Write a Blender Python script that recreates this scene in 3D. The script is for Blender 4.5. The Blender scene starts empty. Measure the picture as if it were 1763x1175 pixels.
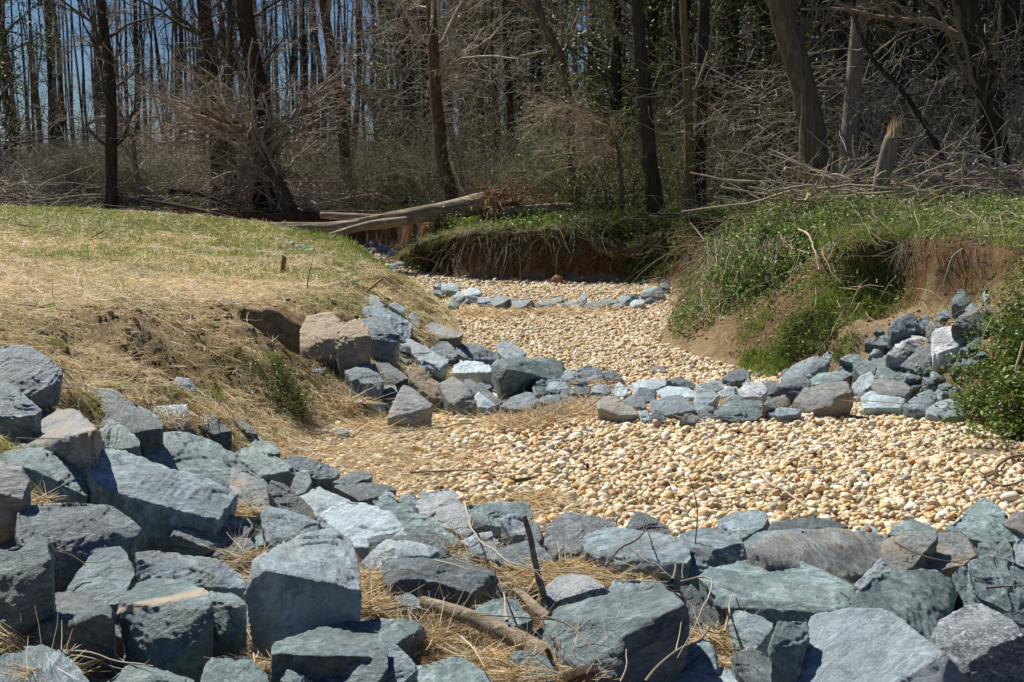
import bpy, bmesh, math, random
import numpy as np
from mathutils import Vector, Matrix
random.seed(7); RNG = np.random.default_rng(7)
scene = bpy.context.scene
COL = scene.collection
# ---------------- camera, sky, sun, exposure ----------------
CAMH = 2.2; FPX = 2128.0; W0, H0 = 1763.0, 1175.0; HORY = 280.0
PITCH = math.atan((H0/2-HORY)/FPX)
cam_d = bpy.data.cameras.new('camera'); cam = bpy.data.objects.new('camera', cam_d); COL.objects.link(cam)
cam.location = (0, 0, CAMH); cam.rotation_euler = (math.pi/2-PITCH, 0, 0)
cam_d.sensor_width = 36; cam_d.lens = FPX/W0*36; cam_d.clip_end = 2000; cam_d.clip_start = 0.05
scene.camera = cam
SUN_AZ = math.radians(-42); SUN_EL = math.radians(52)      # azimuth measured from +Y towards +X
world = bpy.data.worlds.new('World'); scene.world = world; world.use_nodes = True
wn = world.node_tree.nodes; wl = world.node_tree.links
sky = wn.new('ShaderNodeTexSky'); sky.sky_type = 'NISHITA'; sky.sun_disc = False
sky.sun_elevation = SUN_EL; sky.sun_rotation = SUN_AZ; sky.air_density = 1.0; sky.dust_density = 0.6; sky.ozone_density = 1.5
tint = wn.new('ShaderNodeMix'); tint.data_type = 'RGBA'; tint.blend_type = 'MULTIPLY'; tint.inputs[0].default_value = 1; tint.inputs[7].default_value = (.58, .82, 1.18, 1)
wl.new(sky.outputs[0], tint.inputs[6]); wl.new(tint.outputs[2], wn['Background'].inputs[0]); wn['Background'].inputs[1].default_value = 0.036
sd = bpy.data.lights.new('sun', 'SUN'); sd.energy = 5.0; sd.angle = math.radians(0.5); sd.color = (1, 0.95, 0.87)
sun = bpy.data.objects.new('sun', sd); COL.objects.link(sun)
sdir = Vector((math.sin(SUN_AZ)*math.cos(SUN_EL), math.cos(SUN_AZ)*math.cos(SUN_EL), math.sin(SUN_EL)))
sun.rotation_euler = sdir.to_track_quat('Z', 'Y').to_euler(); sun.location = (-10, 20, 30)
scene.view_settings.view_transform = 'Standard'; scene.view_settings.look = 'None'
scene.view_settings.exposure = 0.5; scene.view_settings.gamma = 1
scene.cycles.use_denoising = True
scene.cycles.max_bounces = 5; scene.cycles.diffuse_bounces = 3; scene.cycles.glossy_bounces = 2; scene.cycles.transparent_max_bounces = 4

# ---------------- helpers ----------------
FW = np.array([0, math.cos(PITCH), -math.sin(PITCH)]); UP = np.array([0, math.sin(PITCH), math.cos(PITCH)])
C0 = np.array([0, 0, CAMH])
def ray(px, py):
    """direction of a photo pixel, scaled so that its y component is 1"""
    d = FW + np.array([(px-W0/2)/FPX, 0, 0]) + UP*((H0/2-py)/FPX)
    return d/d[1]
def at(px, py, Y): return C0 + ray(px, py)*Y
def hash3(i, j, k):
    n = (i*374761393 + j*668265263 + k*1274126177) & 0xffffffff
    n = ((n ^ (n >> 13))*1274126177) & 0xffffffff
    return ((n ^ (n >> 16)) & 0xffff)/32767.5 - 1.0
def vn(P, f=1.0, seed=0):
    """value noise, P (n,2|3)"""
    P = np.asarray(P, float)
    if P.shape[1] == 2: P = np.c_[P, np.zeros(len(P))]
    P = P*f + 1000.37 + seed*17.13
    I = np.floor(P).astype(np.int64); F = P-I; F = F*F*F*(F*(F*6-15)+10)
    i, j, k = I[:, 0], I[:, 1], I[:, 2]; u, v, w = F[:, 0], F[:, 1], F[:, 2]
    def h(a, b, c): return hash3(i+a, j+b, k+c)
    x00 = h(0,0,0)*(1-u)+h(1,0,0)*u; x10 = h(0,1,0)*(1-u)+h(1,1,0)*u
    x01 = h(0,0,1)*(1-u)+h(1,0,1)*u; x11 = h(0,1,1)*(1-u)+h(1,1,1)*u
    return (x00*(1-v)+x10*v)*(1-w)+(x01*(1-v)+x11*v)*w
def fbm(P, f, seed=0, o=4, g=0.5):
    r = 0; a = 1; s = 0
    for q in range(o):
        r = r+a*vn(P, f, seed+q*3); s += a; a *= g; f *= 2.07
    return r/s
def sst(a, b, x):
    t = np.clip((x-a)/(b-a), 0, 1); return t*t*(3-2*t)
def mesh_np(name, V, F, mat=None, smooth=True, attrs=None):
    """V (n,3); F (m,3) or (m,4) int arrays"""
    me = bpy.data.meshes.new(name); V = np.asarray(V, np.float32); F = np.asarray(F, np.int32)
    me.vertices.add(len(V)); me.vertices.foreach_set('co', V.ravel())
    k = F.shape[1]; me.loops.add(F.size); me.loops.foreach_set('vertex_index', F.ravel())
    me.polygons.add(len(F)); me.polygons.foreach_set('loop_start', np.arange(0, F.size, k, dtype=np.int32))
    me.polygons.foreach_set('loop_total', np.full(len(F), k, np.int32))
    if smooth: me.polygons.foreach_set('use_smooth', np.ones(len(F), bool))
    for an, (typ, dat) in (attrs or {}).items():
        if typ == 'COL':
            a = me.color_attributes.new(an, 'FLOAT_COLOR', 'POINT'); dat = np.c_[dat, np.ones(len(dat))]
            a.data.foreach_set('color', np.asarray(dat, np.float32).ravel())
        else:
            a = me.attributes.new(an, 'FLOAT', 'POINT'); a.data.foreach_set('value', np.asarray(dat, np.float32))
    me.update(calc_edges=True); me.validate()
    if mat: me.materials.append(mat)
    return me
def link(name, me, parent=None, loc=None):
    o = bpy.data.objects.new(name, me); COL.objects.link(o)
    if parent is not None: o.parent = parent
    if loc is not None: o.location = loc
    return o
def tag(o, label=None, cat=None, group=None, kind=None):
    if label: o['label'] = label
    if cat: o['category'] = cat
    if group: o['group'] = group
    if kind: o['kind'] = kind
    return o
def material(name, build):
    m = bpy.data.materials.new(name); m.use_nodes = True; nt = m.node_tree
    b = nt.nodes['Principled BSDF']; b.inputs['Roughness'].default_value = 0.85
    b.inputs['Specular IOR Level'].default_value = 0.25
    build(nt, b); return m
def N(nt, t, **kw):
    n = nt.nodes.new('ShaderNode'+t)
    for k, v in kw.items():
        if k in n.inputs.keys(): n.inputs[k].default_value = v
        else: setattr(n, k, v)
    return n
def noise(nt, vec, scale, detail=5, rough=0.55, dist=0.0):
    n = N(nt, 'TexNoise'); n.inputs['Scale'].default_value = scale; n.inputs['Detail'].default_value = detail
    n.inputs['Roughness'].default_value = rough; n.inputs['Distortion'].default_value = dist
    if vec is not None: nt.links.new(vec, n.inputs['Vector'])
    return n.outputs['Fac']
def ramp(nt, fac, stops):
    r = N(nt, 'ValToRGB'); cr = r.color_ramp
    while len(cr.elements) < len(stops): cr.elements.new(0.5)
    for e, (p, c) in zip(cr.elements, stops):
        e.position = p; e.color = (*c, 1) if len(c) == 3 else c
    nt.links.new(fac, r.inputs[0]); return r.outputs[0]
def mixc(nt, fac, a, b, mode='MIX'):
    m = N(nt, 'Mix', data_type='RGBA', blend_type=mode)
    for s, v in ((0, fac), (6, a), (7, b)):
        if hasattr(v, 'links'): nt.links.new(v, m.inputs[s])
        else: m.inputs[s].default_value = (*v, 1) if isinstance(v, tuple) else v
    return m.outputs[2]
def bump(nt, b, h, strength, dist=0.01):
    n = N(nt, 'Bump'); n.inputs['Strength'].default_value = strength; n.inputs['Distance'].default_value = dist
    nt.links.new(h, n.inputs['Height']); nt.links.new(n.outputs[0], b.inputs['Normal'])
def attr_col(nt, name='Col'):
    a = N(nt, 'Attribute'); a.attribute_name = name; return a.outputs['Color']
def attr_f(nt, name):
    a = N(nt, 'Attribute'); a.attribute_name = name; return a.outputs['Fac']
def simple(name, c, rough=0.85, var=0.25, sc=8.0):
    def b(nt, p):
        tc = N(nt, 'TexCoord'); f = noise(nt, tc.outputs['Object'], sc)
        lo = tuple(x*(1-var) for x in c); hi = tuple(min(1, x*(1+var)) for x in c)
        nt.links.new(ramp(nt, f, [(0.3, lo), (0.7, hi)]), p.inputs['Base Color']); p.inputs['Roughness'].default_value = rough
    return material(name, b)
def colmat(name, rough=0.8, trans=0.0, spec=0.2):
    def b(nt, p):
        c = attr_col(nt); nt.links.new(c, p.inputs['Base Color']); p.inputs['Roughness'].default_value = rough
        p.inputs['Specular IOR Level'].default_value = spec
        if trans:
            t = N(nt, 'BsdfTranslucent'); nt.links.new(c, t.inputs[0]); m = N(nt, 'MixShader'); m.inputs[0].default_value = trans
            nt.links.new(p.outputs[0], m.inputs[1]); nt.links.new(t.outputs[0], m.inputs[2])
            nt.links.new(m.outputs[0], nt.nodes['Material Output'].inputs[0])
    return material(name, b)

# ---------------- terrain height ----------------
BED = np.array([(-1.9,1),(-1.8,5),(-1.75,7.5),(-1.62,9.2),(-1.55,10.1),(-1.0,10.8),(-.85,11.4),(-.3,12.4),(-.5,14.6),(-.72,16.7),(-1.2,19.5),(-1.6,21.2),(-2.4,22.8),(-4,24.3),(-8,25.3),(-60,26),
 (-60,32),(-10,31.3),(-4.6,31.2),(-2.9,29.8),(-2.3,27.5),(-1.9,24.4),(-1.2,22.9),(-0.3,22.4),(1.2,22.0),(2.1,21.8),(2.75,21.2),(2.35,18),(1.75,14.8),(2.3,13.0),(3.3,11.8),(4.0,10.8),(4.25,9.8),(4.5,8),(4.8,1)], float)
def sdist(x, y):
    """distance outside the bed polygon (0 inside)"""
    P = np.c_[x, y]; A = BED; B = np.roll(BED, -1, 0); d2 = np.full(len(P), 1e9); ins = np.zeros(len(P), bool)
    for a, b in zip(A, B):
        e = b-a; w = P-a; t = np.clip((w@e)/(e@e), 0, 1); q = w-t[:, None]*e
        d2 = np.minimum(d2, (q*q).sum(1))
        c = (a[1] > P[:, 1]) != (b[1] > P[:, 1])
        with np.errstate(divide='ignore', invalid='ignore'):
            xi = (b[0]-a[0])*(P[:, 1]-a[1])/(b[1]-a[1]+1e-12)+a[0]
        ins ^= c & (P[:, 0] < xi)
    d = np.sqrt(d2); return np.where(ins, -d, d)
UPL = np.array([(-3,7.3,1.05),(-3.3,4,1.0),(-3.2,1,1.0),(-9,8,1.45),(-9,1,1.5),(-5,11,1.18),(-2.4,10.2,.95),(-9.6,23,1.35),(-5.9,21.7,1.13),(-3.6,21.4,.83),(-2.0,12,.82),(-1.7,14,.75),(-2.2,17,.8),(-2.5,20,.68),(-20,22,1.45),
 (-4,33,.92),(-15,33,1.0),(-10,45,1.0),(0,45,1.25),(-1.5,26,1.05),(-.5,24,1.0),(1,23.5,1.08),(3,24.5,1.15),(6,26,1.35),(5,20,1.4),(4.4,16,1.45),(4.4,13.4,1.42),(6.5,12,1.5),(5.4,10,1.35),(6.5,5,1.2),(20,15,1.8),(20,40,2.0),
 (60,60,3.5),(-60,60,1.6),(0,90,2.2),(-60,5,2),(60,5,3),(0,160,4),(90,160,6),(-90,160,4),(0,-40,1.2)], float)
def _tps(P, z, lam=0.02):
    n = len(P); s = 10.0; Q = P/s; r = np.linalg.norm(Q[:, None]-Q[None], axis=2)
    K = np.where(r > 0, r*r*np.log(r+1e-12), 0)+lam*np.eye(n)*0.05
    A = np.zeros((n+3, n+3)); A[:n, :n] = K; A[:n, n] = 1; A[:n, n+1:] = Q; A[n:, :n] = A[:n, n:].T
    c = np.linalg.solve(A, np.r_[z, 0, 0, 0])
    def f(x, y):
        X = np.c_[x, y]/s; r = np.linalg.norm(X[:, None]-Q[None], axis=2)
        return np.where(r > 0, r*r*np.log(r+1e-12), 0)@c[:n]+c[n]+X@c[n+1:]
    return f
_up = _tps(UPL[:, :2], UPL[:, 2])
WID = np.array([(-1.8,3,1.6),(-1.75,6.5,2.1),(-1.6,8,2.1),(-1.6,9,1.9),(-1,10.7,1.5),(-.45,12.3,1.6),(-.7,16,1.6),(-1.4,20.5,1.6),(-2.5,22.6,1.0),(-6,25,.8),(-4.5,31,.25),(-10,31.5,.3),(-2.5,28.5,.3),(-1.9,24.6,.3),(-.6,22.5,.28),(0.3,22.2,.25),(1.2,22,.5),(2.1,21.8,1.5),(2.8,21,1.8),(2.35,18,1.9),(1.7,14.8,2.6),(2.4,13.0,2.4),(3.4,11.7,1.5),(4.3,9.8,1.0),(4.7,5,1.0)], float)
def idw(T, x, y, p=3.0):
    d = np.sqrt((x[:, None]-T[None, :, 0])**2+(y[:, None]-T[None, :, 1])**2)+1e-3
    w = d**-p; return (w@T[:, 2])/w.sum(1)
PITS = [(486,566,.37,.30,.55),(528,499,.12,.10,.2),(757,517,.10,.14,.2),(235,655,.10,.07,.05)]  # px,py,rx,ry,depth
PIT = []
def hf(x, y, fine=True):
    x = np.atleast_1d(np.asarray(x, float)); y = np.atleast_1d(np.asarray(y, float))
    d = sdist(x, y); up = _up(x, y); w = idw(WID, x, y)
    P = np.c_[x, y]
    w = w*(1+0.25*vn(P, 1.3, 5)); dd = d+0.10*vn(P, 1.1, 9)*sst(0, .5, d+.3)+0.05*vn(P, 3.5, 11)*sst(-.1, .3, d)
    t = np.clip(dd/w, 0, 1)
    S = 1-(1-t)**np.where(x < .8, 1.45, 1.7)
    S = np.where(w < .6, sst(0, 1, t), S)
    # eroded scarp of the right bank: sandy apron, then a near vertical cut below the turf
    k = np.exp(-(((x-4.15)/.75)**2+((y-12.4)/1.1)**2)**2)
    st = .56*np.clip(t/.78, 0, 1)+.44*sst(.78, .92, t)
    S = S*(1-k)+st*k
    bed = .19*sst(7.4, 4.2, y)+.02*sst(11.5, 13.5, y)+.05*sst(18.5, 20.5, y)+.04*sst(24, 30, y)
    z = bed+(up-bed)*S
    if fine:
        rough = sst(.02, .2, d)*(1-sst(.95, 1.4, d/w)*.75)
        z = z+.035*fbm(P, 2.2, 3, 4)*np.clip(.25+rough, 0, 1)+.03*fbm(P, 9, 21, 3)*rough+.012*fbm(P, 1.0, 31, 3)+np.where(d > .3, .035*fbm(P, 1.7, 33, 2), 0)
        for (cx, cy, rx, ry, dp) in PIT:
            q = np.sqrt(((x-cx)/rx)**2+((y-cy)/ry)**2)+.2*vn(P, 9, 77)
            z = z-dp*(1-sst(.72, 1.02, q))
    return z
TS = np.concatenate([np.arange(2.0, 34, .04), np.arange(34, 160, .6)])
def hit(px, py, off=0.0, fine=False):
    """where the sight line of a pixel meets the ground raised by off"""
    d = ray(px, py); P = C0+TS[:, None]*d; g = P[:, 2]-(hf(P[:, 0], P[:, 1], fine)+off)
    i = np.argmax(g < 0)
    if g[i] >= 0: i = len(TS)-1
    i = max(i, 1); a, b = g[i-1], g[i]; t = TS[i-1]+(TS[i]-TS[i-1])*(a/(a-b+1e-9))
    return C0+d*t
for (px, py, rx, ry, dp) in PITS:
    h_ = hit(px, py); PIT.append((h_[0], h_[1], rx, ry, dp))
def axis(parts):
    out = [parts[0][0]]
    for (a, b, s0, s1) in parts:
        x = a
        while x < b:
            s = s0+(s1-s0)*(x-a)/(b-a); x += s; out.append(min(x, b))
    return np.array(out)
xp = axis([(0, 5, .035, .045), (5, 12, .06, .2), (12, 160, .3, 9)]); XS = np.r_[-xp[:0:-1], xp]
YS = axis([(-30, 2, 3, .3), (2, 4, .06, .04), (4, 14, .035, .045), (14, 34, .05, .12), (34, 260, .2, 14)])
GX, GY = np.meshgrid(XS, YS); gx, gy = GX.ravel(), GY.ravel()
GZ = np.concatenate([hf(gx[i:i+20000], gy[i:i+20000]) for i in range(0, len(gx), 20000)])
gd = sdist(gx, gy); gw = idw(WID, gx, gy); P2 = np.c_[gx, gy]
nx, ny = len(XS), len(YS); idx = np.arange(nx*ny).reshape(ny, nx)
GF = np.c_[idx[:-1, :-1].ravel(), idx[:-1, 1:].ravel(), idx[1:, 1:].ravel(), idx[1:, :-1].ravel()]
# ground cover weights (what lies where)
left = (gx < .8) & (gy < 24.5)
def gauss(x, y, cx, cy, sx, sy): return np.exp(-(((x-cx)/sx)**2+((y-cy)/sy)**2))
cut_c = sst(-.1, .1, gd)*(1-sst(1.2, 1.7, gd/gw))*((gy > 21.9) | ((gx > -9) & (gy > 20.5) & (gx > 0)))
sand = np.maximum(gauss(gx, gy, 3.95, 12.0, .9, .8)*(1-sst(.86, .95, gd/gw)), gauss(gx, gy, 2.2, 14.0, .7, .8)*(1-sst(.1, .3, gd/gw))*.5)
sand = np.clip(sand*1.3, 0, 1)
forest = np.where(left, sst(23.2, 24.5, gy+.2*gx*0), sst(22.6, 24.2, gy)); forest = np.where((gx > .8) & (gy < 26), sst(1.0, 3.0, gd-1.0)*sst(15.5, 19, gy), forest)
dirt = np.where((gx > 1.2) & (gd > .05) & (gd < gw*1.1), .75, 0)+np.clip(sst(.1, .5, gd)*(1-sst(1.0, 1.5, gd/gw))*(.4+.7*fbm(P2, 2.5, 41, 4))*1.6, 0, 1)
green = np.clip(fbm(P2, .9, 51, 5)*2.2+np.where(left, -.1+sst(15, 23, gy)*.8, .55), 0, 1)*(gd > .15)
scarp = sst(.7, .8, gd/gw)*(1-sst(.92, 1.0, gd/gw))*gauss(gx, gy, 4.1, 12.5, 1.2, 1.2)
def ground_mat(nt, p):
    L = nt.links; geo = N(nt, 'NewGeometry'); pos = geo.outputs['Position']
    n1 = noise(nt, pos, 14, 8, .7); n2 = noise(nt, pos, 2.2, 5); n3 = noise(nt, pos, 60, 4, .7)
    straw = ramp(nt, n1, [(.25, (.15, .095, .045)), (.40, (.40, .285, .15)), (.56, (.62, .49, .29)), (.75, (.76, .66, .45))])
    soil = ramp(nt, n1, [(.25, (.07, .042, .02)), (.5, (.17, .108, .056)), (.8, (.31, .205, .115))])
    sandc = ramp(nt, n1, [(.25, (.16, .11, .055)), (.5, (.34, .25, .14)), (.8, (.47, .365, .22))])
    red = ramp(nt, n1, [(.2, (.05, .026, .013)), (.55, (.14, .072, .034)), (.85, (.24, .135, .066))])
    leafy = ramp(nt, n1, [(.25, (.028, .02, .013)), (.5, (.07, .052, .035)), (.8, (.15, .12, .085))])
    grn = ramp(nt, n1, [(.3, (.045, .06, .018)), (.6, (.10, .135, .035)), (.85, (.2, .2, .08))])
    gravel = ramp(nt, n1, [(.3, (.22, .16, .10)), (.7, (.42, .33, .21))])
    c = straw
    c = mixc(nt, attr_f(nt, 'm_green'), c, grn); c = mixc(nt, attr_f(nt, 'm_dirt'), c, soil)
    c = mixc(nt, attr_f(nt, 'm_forest'), c, leafy); c = mixc(nt, attr_f(nt, 'm_sand'), c, sandc)
    c = mixc(nt, attr_f(nt, 'm_red'), c, red); c = mixc(nt, attr_f(nt, 'm_bed'), c, gravel)
    L.new(c, p.inputs['Base Color']); p.inputs['Roughness'].default_value = .95; p.inputs['Specular IOR Level'].default_value = .1
    a = N(nt, 'Math', operation='ADD'); L.new(n1, a.inputs[0]); L.new(n3, a.inputs[1]); bump(nt, p, a.outputs[0], .9, .03)
M_GROUND = material('ground_soil', ground_mat)
under = sst(7.9, 7.2, gy)*(gd < 0)          # darker soil tone between the near stones
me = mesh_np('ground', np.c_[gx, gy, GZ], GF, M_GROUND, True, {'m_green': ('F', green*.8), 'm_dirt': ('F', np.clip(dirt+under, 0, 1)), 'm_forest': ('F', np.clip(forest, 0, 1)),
    'm_sand': ('F', sand), 'm_red': ('F', np.clip(np.maximum(cut_c, scarp), 0, 1)), 'm_bed': ('F', (gd < .05)*sst(7.2, 7.9, gy)*1.0)})
ground = link('ground', me); tag(ground, 'straw strewn meadow, eroded stream banks and woodland floor', 'ground', kind='structure')
# ---------------- stones ----------------
def stone_mat(name, c1, c2, c3, vein=None, dust=None, streak=1.0, speck=0.25, band=None):
    def b(nt, p):
        L = nt.links; tc = N(nt, 'TexCoord'); o = tc.outputs['Object']; oi = N(nt, 'ObjectInfo')
        off = N(nt, 'VectorMath', operation='SCALE'); off.inputs[0].default_value = (37, 51, 73); L.new(oi.outputs['Random'], off.inputs['Scale'])
        add = N(nt, 'VectorMath', operation='ADD'); L.new(o, add.inputs[0]); L.new(off.outputs[0], add.inputs[1])
        vr = N(nt, 'VectorRotate'); vr.inputs['Axis'].default_value = (.35, .8, .5); an = N(nt, 'Math', operation='MULTIPLY'); L.new(oi.outputs['Random'], an.inputs[0]); an.inputs[1].default_value = 9.0
        L.new(an.outputs[0], vr.inputs['Angle']); L.new(add.outputs[0], vr.inputs['Vector']); v = vr.outputs[0]
        mp = N(nt, 'Mapping'); L.new(v, mp.inputs[0]); mp.inputs['Scale'].default_value = (1.2, 2.2, 4.6); mp.inputs['Rotation'].default_value = (.3, .25, .5)
        n1 = noise(nt, v, 4.5, 8, .62); n2 = noise(nt, mp.outputs[0], 5.0, 9, .68, 1.2); n3 = noise(nt, v, 70, 6, .8)
        c = ramp(nt, n2, [(.34, c1), (.5, c2), (.64, c3)])
        c = mixc(nt, ramp(nt, n1, [(.44, (0, 0, 0)), (.56, (.7, .7, .7))]), c, tuple(.5*(a+b_)*.8 for a, b_ in zip(c1, c2)))
        c = mixc(nt, ramp(nt, n3, [(.5, (0, 0, 0)), (.66, (speck,)*3)]), c, (.62, .66, .68))
        n4 = noise(nt, mp.outputs[0], 16, 9, .78, .6); c = mixc(nt, ramp(nt, n4, [(.52, (0, 0, 0)), (.68, (.25+speck*.9,)*3)]), c, (.56, .62, .64))
        n5 = noise(nt, v, 9, 8, .7); c = mixc(nt, ramp(nt, n5, [(.36, (.55,)*3), (.46, (0, 0, 0))]), c, tuple(x*.55 for x in c1))
        w = N(nt, 'TexNoise'); L.new(mp.outputs[0], w.inputs['Vector']); w.inputs['Scale'].default_value = 2.3; w.inputs['Detail'].default_value = 6
        vv = ramp(nt, w.outputs['Fac'], [(.485, (0, 0, 0)), (.50, (.22,)*3), (.515, (0, 0, 0))]); c = mixc(nt, vv, c, (.52, .55, .54))
        if vein is not None:
            r = noise(nt, v, 3.4, 8, .68, .6); c = mixc(nt, ramp(nt, r, [(.49, (0, 0, 0)), (.64, (.8,)*3)]), c, vein)
        n6 = noise(nt, v, 2.4, 7, .65, .5); c = mixc(nt, ramp(nt, n6, [(.56, (0, 0, 0)), (.68, (.32,)*3)]), c, (.17, .13, .08))
        if band is not None:
            dp = N(nt, 'VectorMath', operation='DOT_PRODUCT'); L.new(o, dp.inputs[0]); dp.inputs[1].default_value = band[:3]
            ad = N(nt, 'Math', operation='MULTIPLY_ADD'); L.new(n1, ad.inputs[0]); ad.inputs[1].default_value = .03; L.new(dp.outputs['Value'], ad.inputs[2])
            sb = N(nt, 'Math', operation='SUBTRACT'); L.new(ad.outputs[0], sb.inputs[0]); sb.inputs[1].default_value = band[3]+.015; ab = N(nt, 'Math', operation='ABSOLUTE'); L.new(sb.outputs[0], ab.inputs[0])
            c = mixc(nt, ramp(nt, ab.outputs[0], [(.010, (.9,)*3), (.020, (0, 0, 0))]), c, (.62, .52, .36))
        rr = N(nt, 'MapRange'); L.new(oi.outputs['Random'], rr.inputs[0]); rr.inputs[3].default_value = .82; rr.inputs[4].default_value = 1.38
        sc = N(nt, 'VectorMath', operation='SCALE'); L.new(c, sc.inputs[0]); L.new(rr.outputs[0], sc.inputs['Scale']); c = sc.outputs[0]
        if dust is not None:
            g = N(nt, 'NewGeometry'); sp = N(nt, 'SeparateXYZ'); L.new(g.outputs['Normal'], sp.inputs[0])
            a = N(nt, 'Math', operation='ADD'); L.new(sp.outputs[2], a.inputs[0]); L.new(n1, a.inputs[1])
            c = mixc(nt, ramp(nt, a.outputs[0], [(.75, (0, 0, 0)), (.95, (1, 1, 1))]), c, dust)
        L.new(c, p.inputs['Base Color']); p.inputs['Roughness'].default_value = .48; p.inputs['Specular IOR Level'].default_value = .55
        h = N(nt, 'Math', operation='ADD'); L.new(n2, h.inputs[0]); h2 = N(nt, 'Math', operation='MULTIPLY'); L.new(n3, h2.inputs[0]); h2.inputs[1].default_value = .6
        L.new(h2.outputs[0], h.inputs[1]); bump(nt, p, h.outputs[0], .85, .022)
    return material(name, b)
MS = {
 'b': stone_mat('blue_slate', (.055, .09, .112), (.165, .238, .27), (.35, .44, .47)),
 'g': stone_mat('green_schist', (.055, .105, .11), (.165, .25, .255), (.355, .45, .45)),
 'd': stone_mat('dark_and_shaded_slate', (.035, .055, .065), (.09, .125, .14), (.22, .275, .29), speck=.2),  # for dark stones; on shaded and gap stones the shade is in this colour
 'p': stone_mat('pale_slate', (.19, .26, .30), (.35, .45, .49), (.56, .63, .65), speck=.5),
 'w': stone_mat('quartz_streaked_slate', (.13, .17, .19), (.36, .41, .43), (.62, .66, .67), vein=(.76, .77, .76), speck=.7),
 't': stone_mat('rusty_slate', (.09, .11, .115), (.21, .235, .23), (.37, .385, .365), vein=(.34, .255, .155)),
 's': stone_mat('soil_caked_slate', (.085, .10, .11), (.18, .19, .18), (.30, .29, .25), vein=(.17, .135, .08), dust=(.36, .265, .15)),
 'm': stone_mat('mottled_slate', (.025, .035, .048), (.14, .17, .195), (.44, .46, .47), vein=(.32, .345, .355), speck=.7),
}
def hull(pts, bm):
    vs = [bm.verts.new(p) for p in pts]
    r = bmesh.ops.convex_hull(bm, input=vs)
    bad = [g for g in r['geom_interior']+r['geom_unused'] if isinstance(g, bmesh.types.BMVert)]
    bmesh.ops.delete(bm, geom=list(set(bad)), context='VERTS')
SEED = [0]
def stone(label, mat, T, F=(), D=None, off=.16, fill=0.55, lean=.25, rough=1.0, name='stone', group=None, cat='rock', base=None, thick=None, bmin=-.05, bmax=.55, roll=None, grow=1.05, cut=(.90, .97)):
    """T: outline of the stone's upper face, F: outline of the face below it, both in photo pixels; they are carried out to
    the stone's own distance (where its lowest point meets the pile) and given a back and an underside of real depth."""
    SEED[0] += 1; sd_ = SEED[0]
    cx_ = sum(q[0] for q in T)/len(T); ay = list(T)+list(F); cy_ = sum(q[1] for q in ay)/len(ay)
    T = [(cx_+(q[0]-cx_)*grow, cy_+(q[1]-cy_)*grow) for q in T]; F = [(cx_+(q[0]-cx_)*grow, cy_+(q[1]-cy_)*(grow+.02)) for q in F]
    allp = list(T)+list(F); low = max(allp, key=lambda q: q[1])
    anc = hit(low[0], low[1], off) if base is None else at(low[0], low[1], base)
    Y0 = anc[1]; wpx = max(q[0] for q in allp)-min(q[0] for q in allp); Wm = wpx/FPX*Y0
    Tl = max(T, key=lambda q: q[1])
    def front(px, py):
        d = ray(px, py)                # y = Y0 + lean*(z-z0)
        t = (Y0+lean*(C0[2]-anc[2]))/(1-lean*d[2]); return C0+d*t
    Pf = front(*Tl) if F else anc
    s1 = -ray(*Tl)[2]; s2 = -ray(*min(T, key=lambda q: q[1]))[2]
    D_ = D if D else .8*Wm
    b = (s1-s2)*Pf[1]/D_-s2; b = min(max(b, bmin), bmax) if D is None else b
    pts = []; rz_ = random.Random(sd_*7+2); ar = rz_.uniform(-.5, .5) if roll is None else roll; xc = ray(cx_, Tl[1])[0]*Pf[1]
    def tplane(q):
        d = ray(*q); return (Pf[2]-C0[2]-b*Pf[1]-ar*xc)/(d[2]-b-ar*d[0]), d
    for q in T:
        t, d = tplane(q); t = min(max(t, Y0*.85), Y0+2.2*D_+.4)
        pts.append(C0+d*t)
    ymax = max(p[1] for p in pts)
    for q in F:
        p = front(*q); t, d = tplane(q)
        if t > p[1]: p = C0+d*min(t+.2*Wm, ymax+.15*Wm)
        pts.append(p)
    nT = len(T); ct = np.mean(pts[:nT], 0); w_ = np.random.default_rng(sd_).dirichlet(np.ones(nT)*1.2); ap = .55*(w_@np.array(pts[:nT]))+.45*ct
    if rz_.random() < .75: pts.append(ap+np.array([0, 0, rz_.uniform(.02, .09)*Wm]))
    if F:
        fr_ = np.array(pts[nT:nT+len(F)]).mean(0); pts.append(.6*fr_+.4*ct*np.array([1, 0, 0])+.4*fr_*np.array([0, 1, 1])+np.array([rz_.uniform(-.15, .15)*Wm, -rz_.uniform(.03, .12)*Wm, 0]))
    A = np.array(pts); th = thick if thick else max(.35*Wm, .5*(A[:, 2].max()-A[:, 2].min()), .06)
    cen = A.mean(0); zb = A[:, 2].min()
    low_ = A.copy(); low_[:, :2] = cen[:2]+(A[:, :2]-cen[:2])*.86; low_[:, 1] += .03
    low_[:, 2] = np.minimum(A[:, 2]-th, zb-.02+0*A[:, 2]); low_[:, 2] = np.maximum(low_[:, 2], zb-max(.05, fill*th))
    if fill > .3: low_[:, 2] = np.minimum(low_[:, 2], hf([cen[0]], [cen[1]], False)[0]-.03)
    Q = np.r_[A, low_]; cen = np.array([(Q[:, 0].min()+Q[:, 0].max())/2, (Q[:, 1].min()+Q[:, 1].max())/2, Q[:, 2].min()])
    bm = bmesh.new(); hull([Vector(p-cen) for p in Q], bm)
    rc = random.Random(sd_*3+1); cv = Vector((0, 0, float(np.ptp(Q[:, 2]))*.5))
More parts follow.
